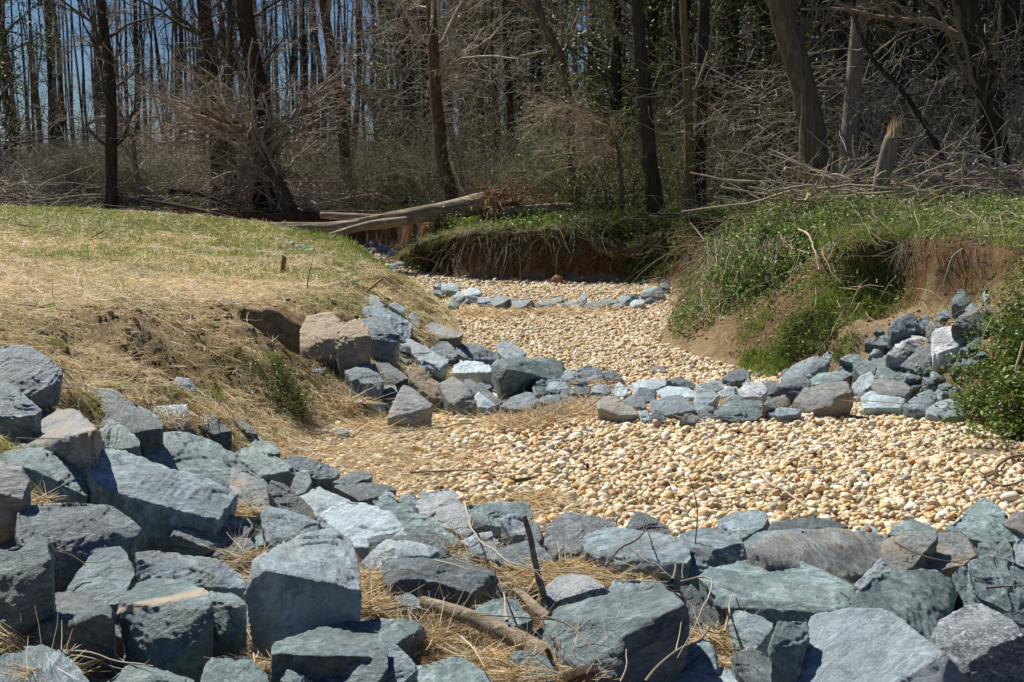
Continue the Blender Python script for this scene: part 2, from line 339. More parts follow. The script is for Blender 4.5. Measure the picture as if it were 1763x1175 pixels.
    for _ in range(rc.randint(3, 6)):
        dv = Vector((rc.uniform(-1, 1), rc.uniform(-1, .4), rc.uniform(-.2, .9))).normalized()
        sup = max((v.co-cv).dot(dv) for v in bm.verts)
        g = bmesh.ops.bisect_plane(bm, geom=bm.verts[:]+bm.edges[:]+bm.faces[:], plane_co=cv+dv*sup*rc.uniform(*cut), plane_no=dv, clear_outer=True)
        ed = [e for e in g['geom_cut'] if isinstance(e, bmesh.types.BMEdge)]
        if ed: bmesh.ops.holes_fill(bm, edges=ed, sides=0)
    bmesh.ops.recalc_face_normals(bm, faces=bm.faces)
    me = bpy.data.meshes.new(name); bm.to_mesh(me); bm.free()
    tmp = bpy.data.objects.new('tmp', me); COL.objects.link(tmp)
    ext = (Q.max(0)-Q.min(0)); size = ext.max()
    cells = size/max(.0013*Y0, size/90); dep = 6 if cells > 34 else 5 if cells > 17 else 4
    r = tmp.modifiers.new('r', 'REMESH'); r.mode = 'SHARP'; r.octree_depth = dep; r.scale = .98; r.sharpness = 1.0; r.use_remove_disconnected = False
    dg = bpy.context.evaluated_depsgraph_get(); ev = tmp.evaluated_get(dg); m2 = bpy.data.meshes.new_from_object(ev)
    bpy.data.objects.remove(tmp); bpy.data.meshes.remove(me)
    n = len(m2.vertices)
    V = np.empty(n*3, np.float32); m2.vertices.foreach_get('co', V); V = V.reshape(-1, 3).astype(float)
    Nn = np.empty(n*3, np.float32); m2.vertices.foreach_get('normal', Nn); Nn = Nn.reshape(-1, 3).astype(float)
    S = min(size, .7); rr = random.Random(sd_)
    sv = np.array([rr.uniform(-.5, .5), -b+rr.uniform(-.3, .3), 1.0]); sv /= np.linalg.norm(sv)
    h = V@sv; wob = vn(V, 2.5/S, sd_)*.12*S
    side = 1-np.abs(Nn@sv)**2
    k = 17/S; f = (h+wob)*k; fr = f-np.floor(f); led = (sst(0, .25, fr)-fr)     # split layers show as ledges on the broken edges
    dsp = .006*S-.010*S*np.abs(vn(V, 3.2/S, sd_+40)) - .012*S*np.abs(vn(V, 7/S, sd_+50)) + .016*S*led*side*(.6+.6*vn(V, 5/S, sd_+3))
    chip = vn(V, 4.2/S, sd_+90); dsp -= .016*S*sst(.30, .34, chip)*side             # flakes broken away
    fl = vn(np.c_[V[:, 0], V[:, 1], V[:, 2]*3], 3.0/S, sd_+120); dsp -= .014*S*(sst(.05, .08, fl)+sst(.4, .43, fl))*(1-side)
    dsp += .007*S*fbm(V, 22/S, sd_+60, 3)
    V += Nn*(dsp*rough)[:, None]
    m2.vertices.foreach_set('co', V.astype(np.float32).ravel())
    m2.polygons.foreach_set('use_smooth', np.ones(len(m2.polygons), bool)); m2.update()
    m2.materials.clear(); m2.materials.append(MS[mat]); m2.name = name
    o = link(name, m2, loc=Vector(cen)); tag(o, label, cat, group)
    return o
def G(cx, cy, w, h, label, mat='b', topf=.6, **kw):
    """a smaller stone from its centre and size in the photo"""
    rr = random.Random(int(cx*7+cy*13)); T = []; n = rr.choice((5, 6, 7))
    for i in range(n):
        a = math.pi*2*i/n+rr.uniform(-.35, .35); r = rr.uniform(.72, 1.12)
        T.append((cx+math.cos(a)*w/2*r, cy-h/2+h*topf/2+math.sin(a)*h*topf/2*r))
    F = [(cx-w*.46, cy+h*.15), (cx-w*.25, cy+h*.45), (cx+w*.2, cy+h*.5), (cx+w*.47, cy+h*.2)] if topf < .9 else ()
    kw.setdefault('cut', (.80, .93)); return stone(label, mat, T, F, **kw)
FG = 'riprap stones piled in the foreground'
def R(label, mat, T, F=(), **kw):
    kw.setdefault('group', FG); return stone(label, mat, T, F, **kw)
R('big grey boulder at the left edge, highest of the near pile, beside the straw slope','b',[(-25,655),(0,654),(26,639),(66,620),(79,616),(64,604),(38,596),(0,598),(-25,602)],[(104,640),(100,655),(50,680),(20,672),(-20,672)])
R('bluish speckled stone at the left edge just under the highest boulder','b',[(-15,655),(2,656),(30,668),(70,705),(60,714),(0,718),(-15,718)])
R('flat slab with rusty patches on top and black front edge at the left edge','t',[(-15,716),(0,714),(107,705),(128,707),(163,736),(166,742),(120,752),(60,757),(30,750),(0,743),(-15,743)],[(177,765),(150,772),(112,784),(60,780),(0,775),(-15,775)],bmax=.45)
R('long tilted slab with smooth grey top and black side below the straw slope','d',[(136,688),(158,670),(194,672),(217,685),(278,723),(279,736),(225,715),(190,700),(160,686)],[(134,693),(136,708),(165,730),(215,745),(252,757),(280,748)])
R('small green lichened stone under the right end of the long tilted slab','g',[(172,742),(194,727),(218,736),(236,756),(220,772),(180,770)],[(222,775),(243,766),(240,779)])
R('grey stone with a straw wisp on it, right of the long tilted slab','b',[(250,705),(262,700),(290,706),(320,697),(327,720),(327,733),(300,737),(280,732)])
R('thin pale green slab poking out behind the wide stepped slab','g',[(284,742),(300,735),(330,737),(342,748),(325,752)])
R('dark ribbed stone half buried in straw at the foot of the left slope','d',[(340,722),(352,714),(372,718),(398,742),(385,742)],[(343,735),(370,748),(395,747)])
R('small dark stone in straw, right of the ribbed half buried one','d',[(402,722),(415,720),(436,738),(445,748),(425,745)])
R('lone dark stone stuck in the eroded left slope','b',[(295,665),(305,650),(325,652),(338,668),(336,678),(315,676)],off=.05)
R('wide stepped grey green slab behind the great dark boulder','g',[(240,780),(290,742),(318,739),(358,755),(410,790),(455,822),(460,850),(400,840),(330,812),(285,800)])
R('pale green slab at the upper edge of the near pile beside the straw','g',[(370,755),(400,750),(445,752),(478,770),(480,782),(440,780),(390,772)])
R('green block with a notched end beside the gravel corner','g',[(400,777),(437,770),(472,786),(508,808),(470,815),(447,820),(410,800)],[(505,812),(497,830),(450,822)])
R('great boulder with white streaked left face and brown black front','b',[(152,780),(170,771),(205,775),(255,795),(330,815),(385,840),(402,850),(330,835),(265,835),(240,845),(205,850),(170,830)],[(402,855),(370,895),(330,915),(230,921),(200,900),(175,870),(153,830)])
R('green stone with dark hollow under its rim, left of the great boulder','g',[(-5,780),(50,774),(110,790),(140,772),(158,785),(155,805),(110,800),(85,812),(60,810),(40,795),(0,792)],[(150,850),(130,862),(60,862),(40,840),(0,830)])
R('brownish grey stone at the left edge under the green hollowed stone','t',[(-15,800),(0,800),(35,805),(50,818),(48,830),(20,850),(0,848),(-15,848)],[(50,835),(40,860),(10,890),(-15,895)])
R('large dark rock with a lit rounded shoulder left of centre of the lower left pile','d',[(36,878),(60,870),(135,866),(190,872),(217,890),(236,912),(200,890),(145,890),(105,905),(75,920),(32,935)],[(239,915),(232,940),(195,960),(120,985),(60,970),(30,945)])
R('steep green black rock at the left edge, low in the pile','g',[(-15,955),(0,950),(70,925),(85,930),(70,950),(30,975),(0,985),(-15,990)],[(88,935),(85,970),(60,1020),(30,1070),(0,1085),(-15,1085)])
R('small grey stone at the left edge above the sprig of grass','b',[(-10,1035),(12,1040),(22,1055),(20,1068),(0,1075),(-10,1075)])
R('upright bluish speckled stone between two dark rocks, left pile','b',[(115,1018),(160,952),(180,943),(205,943),(225,960),(232,985),(215,1010),(200,1045),(180,1030),(150,1020)],[(192,1055),(140,1040)],bmax=.9,D=.45)
R('long low slab with frosty edge above the veined round stone','b',[(230,952),(250,945),(300,952),(370,965),(410,985),(422,1010),(385,1000),(330,990),(290,985),(250,965)],[(236,1000),(300,1008),(400,1025),(425,1035)])
o=R('rounded green stone crossed by a cream band','g',[(204,1038),(235,1008),(265,999),(320,1002),(355,1020),(358,1032),(310,1030),(270,1030),(225,1040)],[(365,1050),(352,1085),(320,1112),(285,1143),(255,1125),(225,1085),(206,1055)],lean=.75)
_a = at(206, 1050, 4.6); _b = at(345, 1016, 4.6); _n = Vector(_b-_a).cross(Vector((0, 1, -.35))).normalized(); _c = (Vector(_a)-o.location).dot(_n)+(o.location.y-4.6)*0
_y = min((o.matrix_basis @ v.co).y for v in o.data.vertices); _a = at(206, 1050, _y+.1); _c = (Vector(_a)-o.location).dot(_n)
o.data.materials.clear(); o.data.materials.append(stone_mat('banded_green_schist', (.06, .115, .12), (.165, .26, .262), (.35, .455, .45), band=(_n.x, _n.y, _n.z, _c)))
R('dark knob stone joined behind the right end of the cream banded one','g',[(352,1024),(365,1018),(400,1020),(420,1035),(395,1038),(362,1036)],[(423,1050),(420,1075),(400,1100),(352,1108)],lean=.5)
R('squat dark stone left of the cream banded one','d',[(75,1040),(85,1022),(115,1018),(140,1020),(165,1030),(190,1050),(150,1052),(100,1050)],[(194,1058),(190,1100),(170,1128),(40,1115),(52,1080),(70,1045)],lean=.5)
R('rounded stone in the bottom left corner with straw on it','b',[(-12,1140),(30,1120),(70,1112),(110,1120),(130,1145),(150,1172),(150,1215),(-12,1215)])
R('pale green slab cut by the bottom edge, left','g',[(180,1178),(205,1160),(225,1145),(270,1150),(330,1172),(360,1200),(350,1215),(180,1215)])
R('grey green stone at the bottom edge left of the long dark slab','g',[(345,1175),(355,1135),(385,1130),(425,1130),(455,1155),(465,1185),(420,1205),(345,1205)])
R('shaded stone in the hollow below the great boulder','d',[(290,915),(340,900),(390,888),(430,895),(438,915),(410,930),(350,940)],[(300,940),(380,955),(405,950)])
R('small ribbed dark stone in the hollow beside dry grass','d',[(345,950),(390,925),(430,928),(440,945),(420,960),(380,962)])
R('tall star shaped boulder with sunlit flat top and speckled dark sides','p',[(440,967),(488,932),(561,905),(575,915),(560,948),(538,967),(478,980),(448,982)],[(593,922),(610,960),(617,1012),(560,1075),(490,1098),(472,1106),(450,1060),(424,1020),(438,988)],lean=.2,bmax=.5)
R('smooth grey domed slab behind the tall boulder','p',[(548,890),(593,864),(628,868),(668,880),(690,905),(708,932),(636,942),(604,940),(588,920),(566,904)])
R('flat grey green slab sloping right from the domed slab','g',[(640,866),(668,850),(690,862),(745,895),(788,925),(785,937),(730,934),(705,930),(680,900)])
R('whitest stone of the near pile, lumpy with quartz','w',[(718,872),(722,850),(770,843),(782,845),(800,875),(815,915),(800,926),(775,905),(740,890)])
R('broken dark edged stone left of the domed slab','b',[(450,885),(455,870),(500,880),(560,905),(500,928),(465,938),(455,920)])
R('light blue grey slab with white stripe behind the thin layered slab','p',[(625,965),(650,935),(668,925),(700,935),(755,945),(750,960),(700,970),(665,1002),(650,992),(630,978)])
R('thin layered slab with black and orange front edge','d',[(664,963),(720,961),(780,965),(850,985),(850,992),(800,987),(740,980),(700,985),(672,975)],[(662,975),(668,998),(720,1030),(770,1037),(810,1020),(852,995)],bmax=.3)
R('long dark wedge slab with sunlit upper rim at the bottom','g',[(465,1125),(480,1105),(560,1080),(645,1063),(665,1068),(730,1075),(725,1082),(640,1090),(580,1095),(520,1115),(475,1125)],[(464,1128),(465,1165),(500,1172),(560,1155),(640,1130),(715,1095)],bmax=.35)
R('small upright triangular stone right of the long wedge slab','b',[(655,1178),(655,1145),(672,1108),(690,1115),(720,1150),(700,1168),(672,1192)])
R('little stone under the thin layered slab beside dry grass','b',[(677,1030),(690,1016),(715,1025),(727,1045),(700,1050)])
R('broad grey green slab cut by the bottom edge left of the old log','g',[(665,1178),(720,1148),(775,1132),(800,1135),(840,1165),(860,1205),(655,1210)])
R('shaded blue stone under the long wedge slab','d',[(530,1160),(600,1128),(665,1112),(665,1150),(640,1190),(540,1195)])
R('little pale stone at the bottom edge under the long wedge slab','g',[(475,1185),(495,1155),(520,1162),(550,1182),(550,1205),(475,1205)])
R('flat blue slab touching the gravel at the left','b',[(480,790),(510,784),(550,795),(585,810),(580,824),(545,822),(510,808)])
R('small upright blue stone below the flat blue slab','b',[(500,840),(512,810),(530,812),(537,830),(525,848),(505,852)])
R('small tilted dark slab lying against the pebbles','d',[(575,830),(602,815),(625,810),(640,818),(635,828),(600,832)],[(638,832),(620,838),(580,836)])
R('black fronted block below the small tilted dark slab','d',[(575,838),(600,832),(660,833),(680,842),(676,848),(640,844),(600,842)],[(681,852),(650,865),(620,862),(600,850)])
R('pale faceted stone left of the black fronted block','p',[(500,864),(540,842),(555,838),(605,862),(608,872),(565,887),(550,892),(530,878)])
R('rough dark stone left of the pale faceted one','d',[(462,840),(470,828),(490,835),(520,860),(545,884),(545,893),(500,888),(475,868)])
R('brown edged grey slab below the notched green block','t',[(400,802),(430,812),(455,830),(475,862),(460,880),(420,885),(395,872)])
R('small pointed grey stone right of the black fronted block','p',[(640,872),(665,848),(680,850),(690,874),(660,880)])
R('little rough stone left of the quartz lump','b',[(687,862),(695,853),(720,855),(726,872),(715,884),(695,874)])
R('dark green stone touching the pebbles left of centre','g',[(800,872),(820,870),(860,865),(905,865),(915,885),(912,898),(860,895),(850,908),(815,900)])
R('small pale blue stone lying on the dark green one','p',[(863,892),(880,885),(905,895),(912,920),(880,922)])
R('small dark stone beside the upright twig','d',[(905,905),(925,895),(936,925),(922,936),(905,924)])
R('narrow pale sliver of stone left of the upright twig','p',[(795,932),(820,918),(845,915),(848,924),(810,942)])
R('little flat stone half under straw above the layered slab','b',[(805,948),(830,932),(852,932),(856,946),(815,956)])
R('flat lozenge slab crossed by the upright twig','b',[(830,955),(880,938),(920,930),(945,950),(952,972),(925,978),(880,974),(850,962)])
R('mottled green stone with a pitted side, right of the upright twig','m',[(938,935),(945,900),(975,883),(1000,888),(1050,893),(1060,905),(1020,914),(1010,930),(990,954),(960,956)])
R('blue slab with curved black cracks at the gravel edge, centre','b',[(1010,918),(1045,907),(1120,920),(1180,928),(1186,960),(1180,968),(1130,962),(1060,948),(1015,952)],[(1010,960),(1040,972),(1130,992),(1182,995)],bmax=.5)
R('small dark nub of stone standing in the pebbles','d',[(1080,907),(1095,882),(1112,885),(1150,905),(1156,922),(1120,924)],[(1085,915),(1130,928)])
R('cracked blue block right of the slab with curved cracks','b',[(1168,922),(1190,912),(1240,912),(1270,922),(1276,935),(1235,945),(1185,940)],[(1284,958),(1240,980),(1205,1000),(1182,990)])
R('big oval slab with rust brown shaded front','g',[(1205,992),(1230,970),(1300,965),(1380,968),(1420,985),(1475,1015),(1470,1025),(1430,1024),(1380,1032),(1320,1024),(1265,1008),(1215,1002)],[(1472,1030),(1450,1052),(1400,1070),(1300,1066),(1250,1044),(1210,1012)],bmax=.4)
R('dark stone with a white crest behind the heart shaped rock','m',[(940,1012),(960,995),(985,988),(1020,995),(1042,1010),(1000,1012),(970,1010)],[(936,1018),(940,1040),(1000,1050),(1048,1050),(1050,1030)])
R('pale flat stone behind the heart shaped rock','p',[(1048,1008),(1060,998),(1120,998),(1160,1002),(1130,1018),(1080,1034),(1060,1028)])
R('big heart shaped green rock with white scratches, bottom centre','g',[(936,1060),(965,1044),(1045,1047),(1105,1010),(1145,1003),(1165,1015),(1182,1040),(1120,1064),(1060,1068),(960,1066)],[(1182,1055),(1178,1110),(1120,1185),(1030,1185),(1000,1145),(950,1095)],lean=.7,bmax=.5)
R('dark ribbed stone beside the jutting branch end','d',[(1172,1012),(1195,1008),(1235,1055),(1242,1075),(1225,1075),(1190,1040)],[(1240,1085),(1200,1080)])
R('small flat blue stone right of the heart shaped rock, in shade','b',[(1165,1155),(1180,1110),(1215,1098),(1235,1120),(1240,1152),(1200,1162)])
R('rounded pitted stone right of the jutting branch end','b',[(1255,1072),(1265,1053),(1290,1052),(1333,1075),(1328,1088),(1290,1085)],[(1333,1095),(1325,1118),(1290,1128),(1262,1105)],lean=.6)
R('small greenish block with layered base left of the great flat slab','g',[(1328,1108),(1340,1070),(1395,1072),(1390,1100),(1370,1115)],[(1325,1118),(1330,1175),(1370,1185),(1388,1115)],lean=.5)
R('great flat pale slab in front at the bottom right','p',[(1400,1065),(1451,1050),(1525,1050),(1602,1100),(1620,1120),(1600,1137),(1548,1170),(1520,1190),(1362,1190),(1366,1150),(1378,1112)],[(1626,1130),(1668,1180),(1660,1205),(1500,1210),(1365,1205)],bmax=.5,rough=.7)
R('sunlit slab with a dark rough end behind the great flat slab','g',[(1460,1050),(1480,1011),(1520,985),(1588,980),(1634,988),(1600,1008),(1571,1036),(1537,1056),(1491,1054)],[(1648,1002),(1645,1020),(1622,1055),(1604,1102),(1560,1080)])
R('rough mottled boulder at the right edge near the bottom','m',[(1604,1102),(1620,1068),(1660,1045),(1690,1042),(1740,1070),(1757,1095),(1720,1108),(1680,1110),(1640,1112)],[(1775,1110),(1775,1175),(1740,1185),(1680,1168),(1640,1155),(1610,1115)],lean=.6)
R('wide tan and rust slab at the gravel edge, right','t',[(1285,948),(1330,922),(1390,910),(1440,912),(1520,920),(1530,935),(1525,950),(1500,967),(1490,988),(1440,992),(1400,982),(1330,968),(1290,964)],[(1528,958),(1505,980),(1470,1006),(1440,998)],bmax=.3)
R('brownish slab right of the wide tan slab, split by a black crack','t',[(1520,935),(1555,915),(1610,918),(1614,926),(1582,942),(1572,972),(1545,984),(1525,980)])
R('rusty grey slab between the black crack and the right edge stones','t',[(1580,965),(1590,930),(1625,915),(1655,915),(1682,935),(1687,952),(1655,972),(1620,980),(1600,984),(1575,978)])
R('small pale wedge right of the oval slab','p',[(1468,1008),(1490,985),(1512,962),(1520,963),(1540,982),(1500,1004),(1480,1016)])
R('low blue green stone at the gravel edge behind the rusty slabs','g',[(1530,920),(1545,900),(1570,895),(1600,905),(1622,914),(1590,920),(1560,919)])
R('pointed blue green stone rising into the pebbles near the right edge','g',[(1660,884),(1690,858),(1710,860),(1735,885),(1700,894),(1670,889)])
R('wide green stone below the pointed one near the right edge','g',[(1625,912),(1655,890),(1690,885),(1725,888),(1768,915),(1768,930),(1700,934),(1680,929),(1650,916)])
R('tan green stone at the right edge, level with the pebbles','t',[(1727,902),(1740,885),(1775,880),(1785,918),(1763,918)])
R('pale green stone left of the upright dark sliver','g',[(1685,936),(1715,930),(1722,945),(1722,968),(1690,964)])
R('upright dark sliver near the right edge','d',[(1716,938),(1735,928),(1742,945),(1750,980),(1725,972)],bmax=1.2,D=.2)
R('pale blue stone cut by the right edge beside the upright sliver','p',[(1746,932),(1785,925),(1785,985),(1756,980)])
R('smooth blue green slab with a flat base at the right edge','g',[(1668,972),(1690,958),(1720,960),(1785,985),(1785,1030),(1770,1045),(1720,1032),(1680,1024),(1672,997)],[(1785,1062),(1735,1052),(1680,1030)],bmax=.45)
R('grey stone between the dark ended slab and the smooth right edge slab','b',[(1640,988),(1660,975),(1674,992),(1680,1024),(1668,1046),(1650,1015)])
R('blue stone at the right edge above the mottled boulder','b',[(1730,1058),(1785,1045),(1785,1098),(1757,1096)])
R('low pale stone cut by the bottom edge right of the heart shaped rock','p',[(1145,1178),(1180,1155),(1240,1150),(1290,1165),(1310,1200),(1140,1205)])
R('shaded cracked stone at the bottom left of the great flat slab','d',[(1262,1125),(1300,1118),(1328,1132),(1332,1178),(1300,1190),(1270,1160)])
R('green stone wedged between the two old logs at the bottom','g',[(862,1168),(885,1125),(910,1118),(940,1130),(962,1158),(950,1172),(900,1172)])
R('flat stone under straw between the log and the upright twig','g',[(812,1054),(840,1035),(880,1028),(905,1045),(917,1068),(880,1080),(840,1070)])
R('green stone in the bottom right corner','g',[(1665,1185),(1680,1168),(1730,1170),(1785,1184),(1785,1210),(1660,1210)])
R('tiny blue stone among the pebbles above the wide tan slab','b',[(1480,917),(1490,902),(1510,910),(1514,920)],off=.02)
# stones of the layer below; dark slate on many puts gap shade into their colour
rf = random.Random(5)
for i in range(85):
    px = rf.uniform(-40, 1800)
    if i < 62:
        py = rf.uniform(900, 1220); lo = py
    else:
        px = rf.uniform(-30, 520); py = rf.uniform(720, 930)
    if py < 700+ .15*px: continue
    s = .12*py-30 if py < 900 else rf.uniform(80, 150)
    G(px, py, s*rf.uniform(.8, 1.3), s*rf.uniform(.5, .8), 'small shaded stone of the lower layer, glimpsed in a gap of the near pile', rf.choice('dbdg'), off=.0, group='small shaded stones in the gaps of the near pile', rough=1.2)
LP = 'tumbled stones of the left end of the sill'
def Q(label, mat, T, F=(), **kw):
    kw.setdefault('group', LP); kw.setdefault('off', .08); kw.setdefault('grow', 1.07); return stone(label, mat, T, F, **kw)
Q('soil caked boulder at the mouth of the washed out hole','s',[(516,570),(530,545),(570,540),(592,560),(580,580),(560,584)],[(518,605),(545,612),(578,615)])
Q('square block with sandy top and ochre stained side, left pile','s',[(580,575),(600,555),(620,550),(637,570),(636,576),(610,580)],[(637,600),(615,615),(585,632),(580,600)])
Q('pale topped block with a shadowed round front, right of the sandy block','b',[(620,553),(645,548),(670,555),(685,572),(686,580),(660,582),(640,577)],[(686,585),(680,600),(655,612),(640,605),(637,580)])
Q('wide blue slab at the top of the left pile','b',[(600,542),(630,530),(655,528),(670,540),(705,555),(708,561),(690,566),(650,554),(620,550)],[(708,567),(700,588),(688,582)])
Q('thin dark slab sticking out of the meadow above the wide blue slab','d',[(615,517),(630,510),(650,512),(665,525),(645,527)],off=.02)
Q('small stone in the meadow edge right of the thin dark slab','b',[(670,525),(680,520),(697,530),(696,535),(680,534)],[(697,541),(685,544)],off=.02)
Q('small pale stone standing behind the wide blue slab','b',[(702,547),(710,538),(722,550),(725,563),(708,561)],off=.03)
Q('long brown and blue slab at the back of the left pile','t',[(730,564),(745,554),(770,565),(795,575),(790,581),(760,573),(735,571)],[(793,584),(770,590),(745,584),(728,572)])
Q('long pale slab sloping right across the left pile','p',[(688,582),(700,582),(740,602),(770,618),(765,630),(740,625),(710,610),(692,595)],[(768,634),(750,640),(710,620),(690,600)])
Q('dark dome shaped stone behind the long pale slab','d',[(740,602),(755,590),(770,588),(782,600),(786,612),(765,610)],[(785,618),(760,618)])
Q('cracked grey stone right of the dark dome','b',[(785,607),(790,592),(830,595),(855,608),(858,618),(840,622),(815,616),(800,616)],[(855,624),(820,628)])
Q('triangular blue stone at the right back of the left pile','b',[(855,602),(860,590),(880,588),(905,608),(900,613),(880,614)],[(903,617),(870,618)])
Q('lilac grey slab between the long pale slab and the thick block','p',[(770,622),(785,618),(830,625),(845,630),(845,640),(820,640),(790,631)],[(848,645),(845,656),(820,653),(780,642),(768,634)])
Q('thick flat topped block overhanging a black gap','g',[(852,625),(870,618),(900,615),(950,618),(965,625),(962,632),(900,634),(860,634)],[(968,645),(965,655),(920,666),(880,666),(852,656),(850,636)],fill=.2,bmax=.3)
Q('arched dark slab behind the cube like stone','d',[(605,632),(630,612),(650,615),(690,640),(700,652),(660,642),(630,627)],[(705,657),(690,672),(660,668),(650,650)])
Q('cube like grey stone at the foot of the left slope','b',[(596,640),(620,632),(645,628),(650,640),(660,655),(640,660),(610,652)],[(661,660),(655,674),(620,683),(605,664)])
Q('small white blue chip at the foot of the cube like stone','p',[(632,690),(645,680),(655,685),(664,705),(655,706)])
Q('black shaded stone in the middle of the left pile','d',[(655,675),(680,665),(690,690),(680,704),(660,698)])
Q('pointed stone with ochre face resting in the straw','t',[(690,672),(695,665),(710,670),(745,698),(738,703),(720,706),(700,690)],[(743,707),(715,721),(690,724),(668,718),(688,692)])
Q('ochre and grey split stone leaning over the pointed stone','s',[(703,637),(712,625),(730,638),(760,665),(768,678),(745,675),(725,657),(705,650)],[(768,686),(755,694),(730,687),(722,662)])
Q('grey stone with an ochre end right of the leaning split stone','t',[(755,662),(780,650),(800,663),(806,672),(790,690),(775,696)],[(808,674),(820,697),(790,703),(776,700)])
Q('small pale wedge lying in the straw by the sill','p',[(816,684),(825,676),(855,698),(840,703),(825,700)])
Q('black stone under the lilac grey slab','d',[(797,657),(805,652),(830,665),(865,690),(850,700),(820,680)])
Q('pale capped stone where the straw meets the sill','b',[(862,700),(880,685),(905,675),(918,678),(923,692),(895,695),(880,698)],[(920,700),(880,706)])
for k,(a,b_,c,d_) in enumerate([(600,575,20,14),(548,640,22,12),(585,745,34,14),(720,640,30,22),(750,645,30,20),(640,665,40,26),(700,660,28,20),(880,676,40,18),(840,665,30,18),(775,600,20,16),(815,640,30,20),(730,600,20,14)]):
    G(a,b_,c,d_,['small grey chip of stone in the soil beside the left pile','small shaded stone wedged in the left pile'][k>=3],'d' if k>=3 else 'b',off=.02,group='small stones in and beside the left pile')  # wedged ones get the dark slate, gap shade as colour
SG='stones of the sill across the stream'
def S_(label, mat, T, F=(), **kw):
    kw.setdefault('group', SG); kw.setdefault('off', .05); kw.setdefault('grow', 1.07); return stone(label, mat, T, F, **kw)
S_('little stone in the notch right of the thick block','b',[(970,642),(978,635),(988,645),(985,656),(972,655)])
S_('light rounded stone at the left of the sill crest','b',[(987,657),(990,640),(1010,630),(1034,635),(1035,643),(1015,647),(1000,655)],[(1030,658),(1000,662)])
S_('pale topped slab with black front, left of the sill crest','b',[(993,660),(1020,647),(1055,645),(1060,650),(1030,654),(1000,661)],[(1058,665),(1030,673),(1000,670)])
S_('three sided stone with a black right face','b',[(1037,642),(1055,636),(1065,645),(1060,655),(1045,650)],[(1070,650),(1079,664),(1062,667)])
S_('grooved stone in front of the thick block','b',[(915,672),(925,655),(955,650),(970,655),(950,662),(940,675),(922,680)],[(985,665),(1000,677),(980,682),(940,683)])
S_('greenish stone beside the straw drift','g',[(925,692),(935,682),(960,680),(966,690),(935,694)],[(962,700),(930,704)])
S_('small green stone half under the straw drift','g',[(966,690),(985,684),(994,692),(975,697)])
S_('long brown rimmed stone at the right end of the straw drift','t',[(1030,692),(1040,684),(1060,685),(1075,697),(1092,704),(1070,702),(1040,696)],[(1100,713),(1075,720),(1050,717),(1030,702)])
S_('smooth light flat stone on the sill crest','p',[(1078,667),(1100,655),(1145,653),(1150,661),(1130,670),(1095,674)])
S_('striped egg shaped stone in the middle of the sill','b',[(1092,682),(1100,668),(1115,668),(1130,680),(1125,690),(1105,693)])
S_('upright pale stone left of the smooth light flat one','p',[(1055,674),(1065,658),(1080,668),(1080,680),(1060,683)])
S_('dark thin slab lying on the sill crest','d',[(1147,656),(1165,650),(1185,655),(1198,663),(1195,667),(1165,662)],[(1197,670),(1170,670),(1150,664)])
S_('light oval slab below the dark thin slab','p',[(1128,677),(1150,665),(1185,668),(1200,677),(1195,684),(1160,683),(1140,685)])
S_('wide ribbed dark stone in the front of the sill','b',[(1122,692),(1150,682),(1170,680),(1190,695),(1195,706),(1165,702),(1135,698)],[(1195,710),(1150,715),(1125,708)])
S_('pale kite shaped slab in the sill','p',[(1195,692),(1200,665),(1225,670),(1238,680),(1220,697),(1210,707),(1198,705)])
S_('dark stone between the brown rimmed and the ribbed stone','d',[(1075,690),(1090,680),(1110,690),(1112,702),(1085,700)])
S_('black pointed stone at the edge of the pebbles','d',[(1118,718),(1127,705),(1147,720),(1140,727),(1120,725)])
S_('small pale blue stone left of the black pointed one','p',[(1100,710),(1115,706),(1120,724),(1105,723)])
S_('low brownish stone at the edge of the pebbles','t',[(1168,720),(1195,708),(1230,712),(1232,724),(1190,727)])
S_('large scratched green blue stone at the front of the sill','g',[(1230,714),(1240,697),(1280,687),(1310,690),(1319,707),(1300,722),(1260,723)])
S_('pale pointed stone above the scratched one','p',[(1235,677),(1255,665),(1268,668),(1262,682),(1245,684)])
S_('bright speckled boulder in the sill below the green tuft','w',[(1272,672),(1285,660),(1310,658),(1320,670),(1315,680),(1280,683)],[(1319,685),(1300,692),(1276,690)])
S_('dark ridged stone highest behind the speckled boulder','d',[(1245,650),(1262,640),(1280,634),(1290,640),(1292,650),(1260,657)],[(1290,658),(1255,664)])
S_('flat grey stone left of the ridged one','b',[(1200,662),(1230,655),(1250,658),(1245,670),(1215,671)])
S_('small stone under the ridged one','b',[(1267,658),(1280,645),(1293,655),(1275,665)])
for a, b_, c, d_, m_, lb in [(958,668,44,26,'b','squat blue stone right of the grooved stone at the left of the sill'),(1002,676,40,24,'d','dark stone right of the squat blue one in the sill'),(1034,674,36,24,'b','blue stone between the dark one and the upright pale stone of the sill'),(975,652,34,20,'b','small blue stone close to the right end of the thick flat topped block'),(1062,702,34,18,'g','low green stone in front of the upright pale stone of the sill')]:
    G(a, b_, c, d_, lb, m_, off=.04, group=SG)
for a,b_,c,d_ in [(1010,690,30,16),(1060,690,26,16),(1150,675,30,14),(1240,690,24,14),(1215,705,22,12),(1000,705,30,10),(1250,730,26,8),(1085,720,24,8)]:
    G(a,b_,c,d_,'small dark stone filling a gap in the sill','d',off=.0,group='small stones filling gaps in the sill')  # dark slate colour stands in for the shade of the gaps
RG='stones piled up the right bank'
def B_(label, mat, T, F=(), **kw):
    kw.setdefault('group', RG); kw.setdefault('off', .08); kw.setdefault('grow', 1.08); return stone(label, mat, T, F, **kw)
B_('bright oval slab at the left top of the bank pile','p',[(1419,614),(1430,595),(1475,580),(1488,583),(1490,592),(1460,603),(1440,618),(1425,620)],[(1494,600),(1490,606),(1450,616)])
